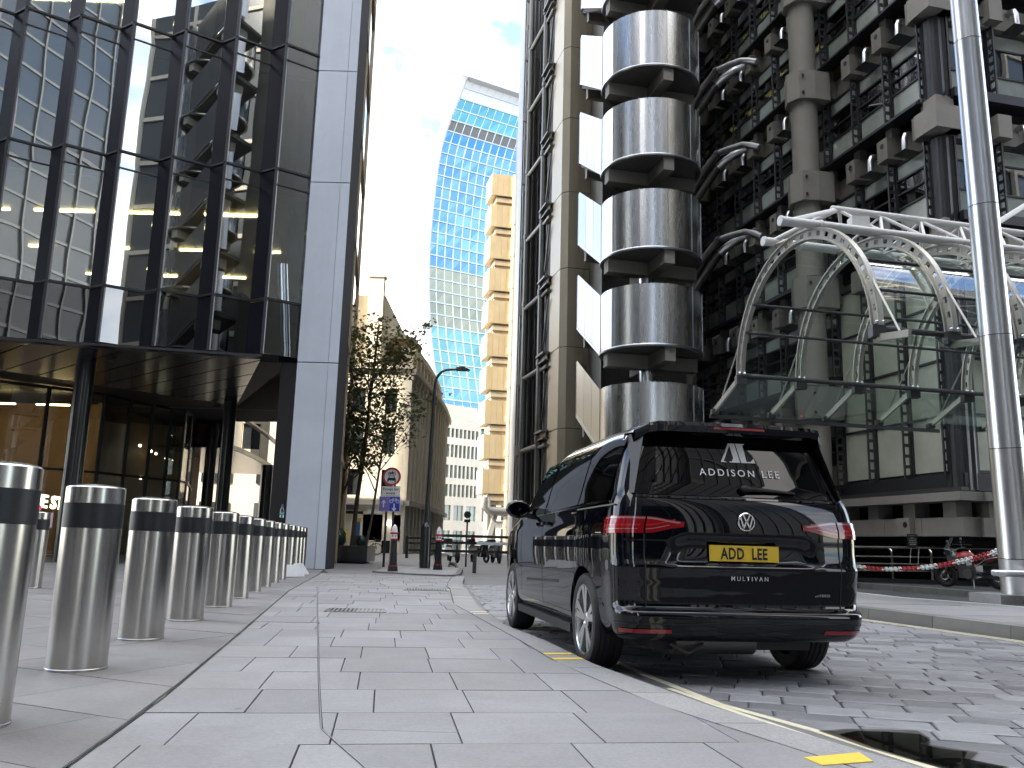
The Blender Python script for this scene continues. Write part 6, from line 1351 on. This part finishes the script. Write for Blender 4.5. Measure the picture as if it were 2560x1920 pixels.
wallwin(Rb, Vector((-3.3, 116, 0)), Vector((0, -1, 0)), Vector((1, 0, 0)), [(.6+1.7*k, 1.6+1.7*k, za, za+2.6) for k in range(3) for za in (.3, 4.0, 7.6)], 0, 11.5, .4, M['stone_g'], M['winD'], 6)
for za in (3.9, 7.5): obj('balcony', MB().box(-3.0, 1.8, 115.4, 115.95, za-.15, za), M['frame'], Rb)
# ------------------------------------------------------------------ small things down the street
def bicycle(x, y, rz, label):
    t = thing('bicycle', label, 'bicycle', (x, y, .1), rz); Mx = Matrix.Translation((x, y, .1)) @ Matrix.Rotation(rz, 4, 'Z')
    def bo_(nm, mb, m_, par=t): mb.v = [tuple(Mx @ Vector(v)) for v in mb.v]; return obj(nm, mb, M[m_], par, True)
    for wx in (-.52, .52): bo_('wheel', torus((wx, 0, .34), .32, .022, 24, 6), 'tyre')
    fm = MB()
    for p, q in (((-.52, .34), (-.12, .3)), ((-.12, .3), (-.22, .82)), ((-.22, .7), (.38, .78)), ((-.12, .3), (.36, .7)), ((.36, .95), (.52, .34)), ((-.52, .34), (-.2, .72))): fm.tube([(p[0], 0, p[1]), (q[0], 0, q[1])], .022, 6)
    bo_('frame', fm, 'bag'); bo_('saddle', MB().ball((-.24, 0, .88), .1, 10, 6, (1.3, .6, .4)), 'blackmatte'); bo_('handlebar', MB().tube([(.3, -.28, 1.0), (.38, -.1, .98), (.38, .1, .98), (.3, .28, 1.0)], .016, 6), 'blackmatte'); bo_('basket', MB().box(.45, .7, -.15, .15, .75, .92), 'blackmatte')
bicycle(-8.05, 50.5, .35, 'dark green bicycle parked before the corner shopfront')
city(-8.9, 50.0, 'distant black cast bollard with white tip beside the bicycle')
def scooter(x, y, rz, label, m_):
    t = thing('scooter', label, 'scooter', (x, y, 0), rz, 'scooters parked beyond the barrier'); Mx = Matrix.Translation((x, y, 0)) @ Matrix.Rotation(rz, 4, 'Z')
    def bo_(nm, mb, m2, par=t): mb.v = [tuple(Mx @ Vector(v)) for v in mb.v]; return obj(nm, mb, M[m2], par, True)
    for wx in (-.6, .62): bo_('wheel', torus((wx, 0, .26), .2, .06, 20, 8), 'tyre')
    bo_('body', MB().hexa([(-.85, -.16, .42), (.15, -.17, .3), (.15, .17, .3), (-.85, .16, .42), (-.9, -.15, .72), (-.05, -.15, .7), (-.05, .15, .7), (-.9, .15, .72)]), m_)
    bo_('seat', MB().hexa([(-.85, -.13, .72), (0, -.14, .71), (0, .14, .71), (-.85, .13, .72), (-.8, -.11, .83), (-.05, -.12, .8), (-.05, .12, .8), (-.8, .11, .83)]), 'blackmatte')
    bo_('leg_shield', MB().hexa([(.3, -.2, .3), (.42, -.2, .3), (.42, .2, .3), (.3, .2, .3), (.42, -.22, .98), (.55, -.14, .95), (.55, .14, .95), (.42, .22, .98)]), m_)
    bo_('foot_board', MB().box(.1, .4, -.17, .17, .27, .32), 'blackmatte'); bo_('fork', MB().tube([(.62, .0, .26), (.45, 0, 1.0)], .04, 8), 'frame'); bo_('handlebar', MB().tube([(.4, -.33, 1.02), (.43, 0, 1.03), (.4, .33, 1.02)], .02, 6), 'blackmatte')
    bo_('windscreen', MB().grid([[(.5-.12*i/3, .17*w2, 1.0+.4*i/3) for w2 in (-1, 0, 1)] for i in range(4)]), 'glassC'); bo_('headlamp', MB().ball((.56, 0, .88), .07, 10, 6, (.6, 1, .8)), 'chrome'); bo_('top_box', MB().box(-1.1, -.78, -.18, .18, .85, 1.12), 'blackmatte')
scooter(-2.55, 41.5, -1.2, 'white scooter with a tall screen parked beyond the barrier', 'white')
scooter(-1.35, 43, -1.0, 'black scooter parked in the middle of the scooter row', 'black')
scooter(-.55, 42.2, -1.3, 'grey scooter parked nearest the van mirror', 'steel_dark')
ts = thing('traffic_sign', 'round traffic sign seen from its black back beyond the barrier', 'sign', (-1.62, 34.5, 0))
obj('post', MB().lathe([(.035, 0), (.035, 1.75)], (-1.62, 34.5, 0), 10), M['black'], ts, True); obj('disc', MB().lathe([(0, 0), (.14, 0), (.14, .01), (0, .01)], (0, 0, 0), 28, Matrix.Translation((-1.62, 34.45, 2.02)) @ Matrix.Rotation(pi/2, 4, 'X') @ Matrix.Diagonal((.9, .9, 1, 1))), M['blackmatte'], ts); obj('plate', MB().box(-1.74, -1.5, 34.44, 34.46, 1.72, 1.84), M['blackmatte'], ts)
obj('disc_rim', MB().lathe([(.13, -.004), (.145, -.004), (.145, .014), (.13, .014), (.13, -.004)], (0, 0, 0), 28, Matrix.Translation((-1.62, 34.45, 2.02)) @ Matrix.Rotation(pi/2, 4, 'X'), False), M['frame'], ts)
tag(obj('marker_post', MB().lathe([(.09, 0), (.09, .9), (.11, .92), (.11, 1.25), (.07, 1.36), (0, 1.4)], (-1.75, 43.8, 0), 16), M['red'], None, True), 'short red marker post beyond the barrier', 'post')
tt = thing('information_totem', 'slim blue and grey street totem with a yellow head by the corner shop', 'totem', (-7.75, 45, .1))
obj('panel', MB().box(-7.98, -7.62, 45, 45.14, .1, 1.15), M['frame_g'], tt); obj('blue_panel', MB().box(-7.97, -7.63, 44.99, 45.13, 1.151, 1.85), mat('totem_blue', (.05, .16, .3), .3), tt); obj('yellow_head', MB().box(-8.0, -7.6, 44.98, 45.14, 1.852, 2.05), M['yellow'], tt)
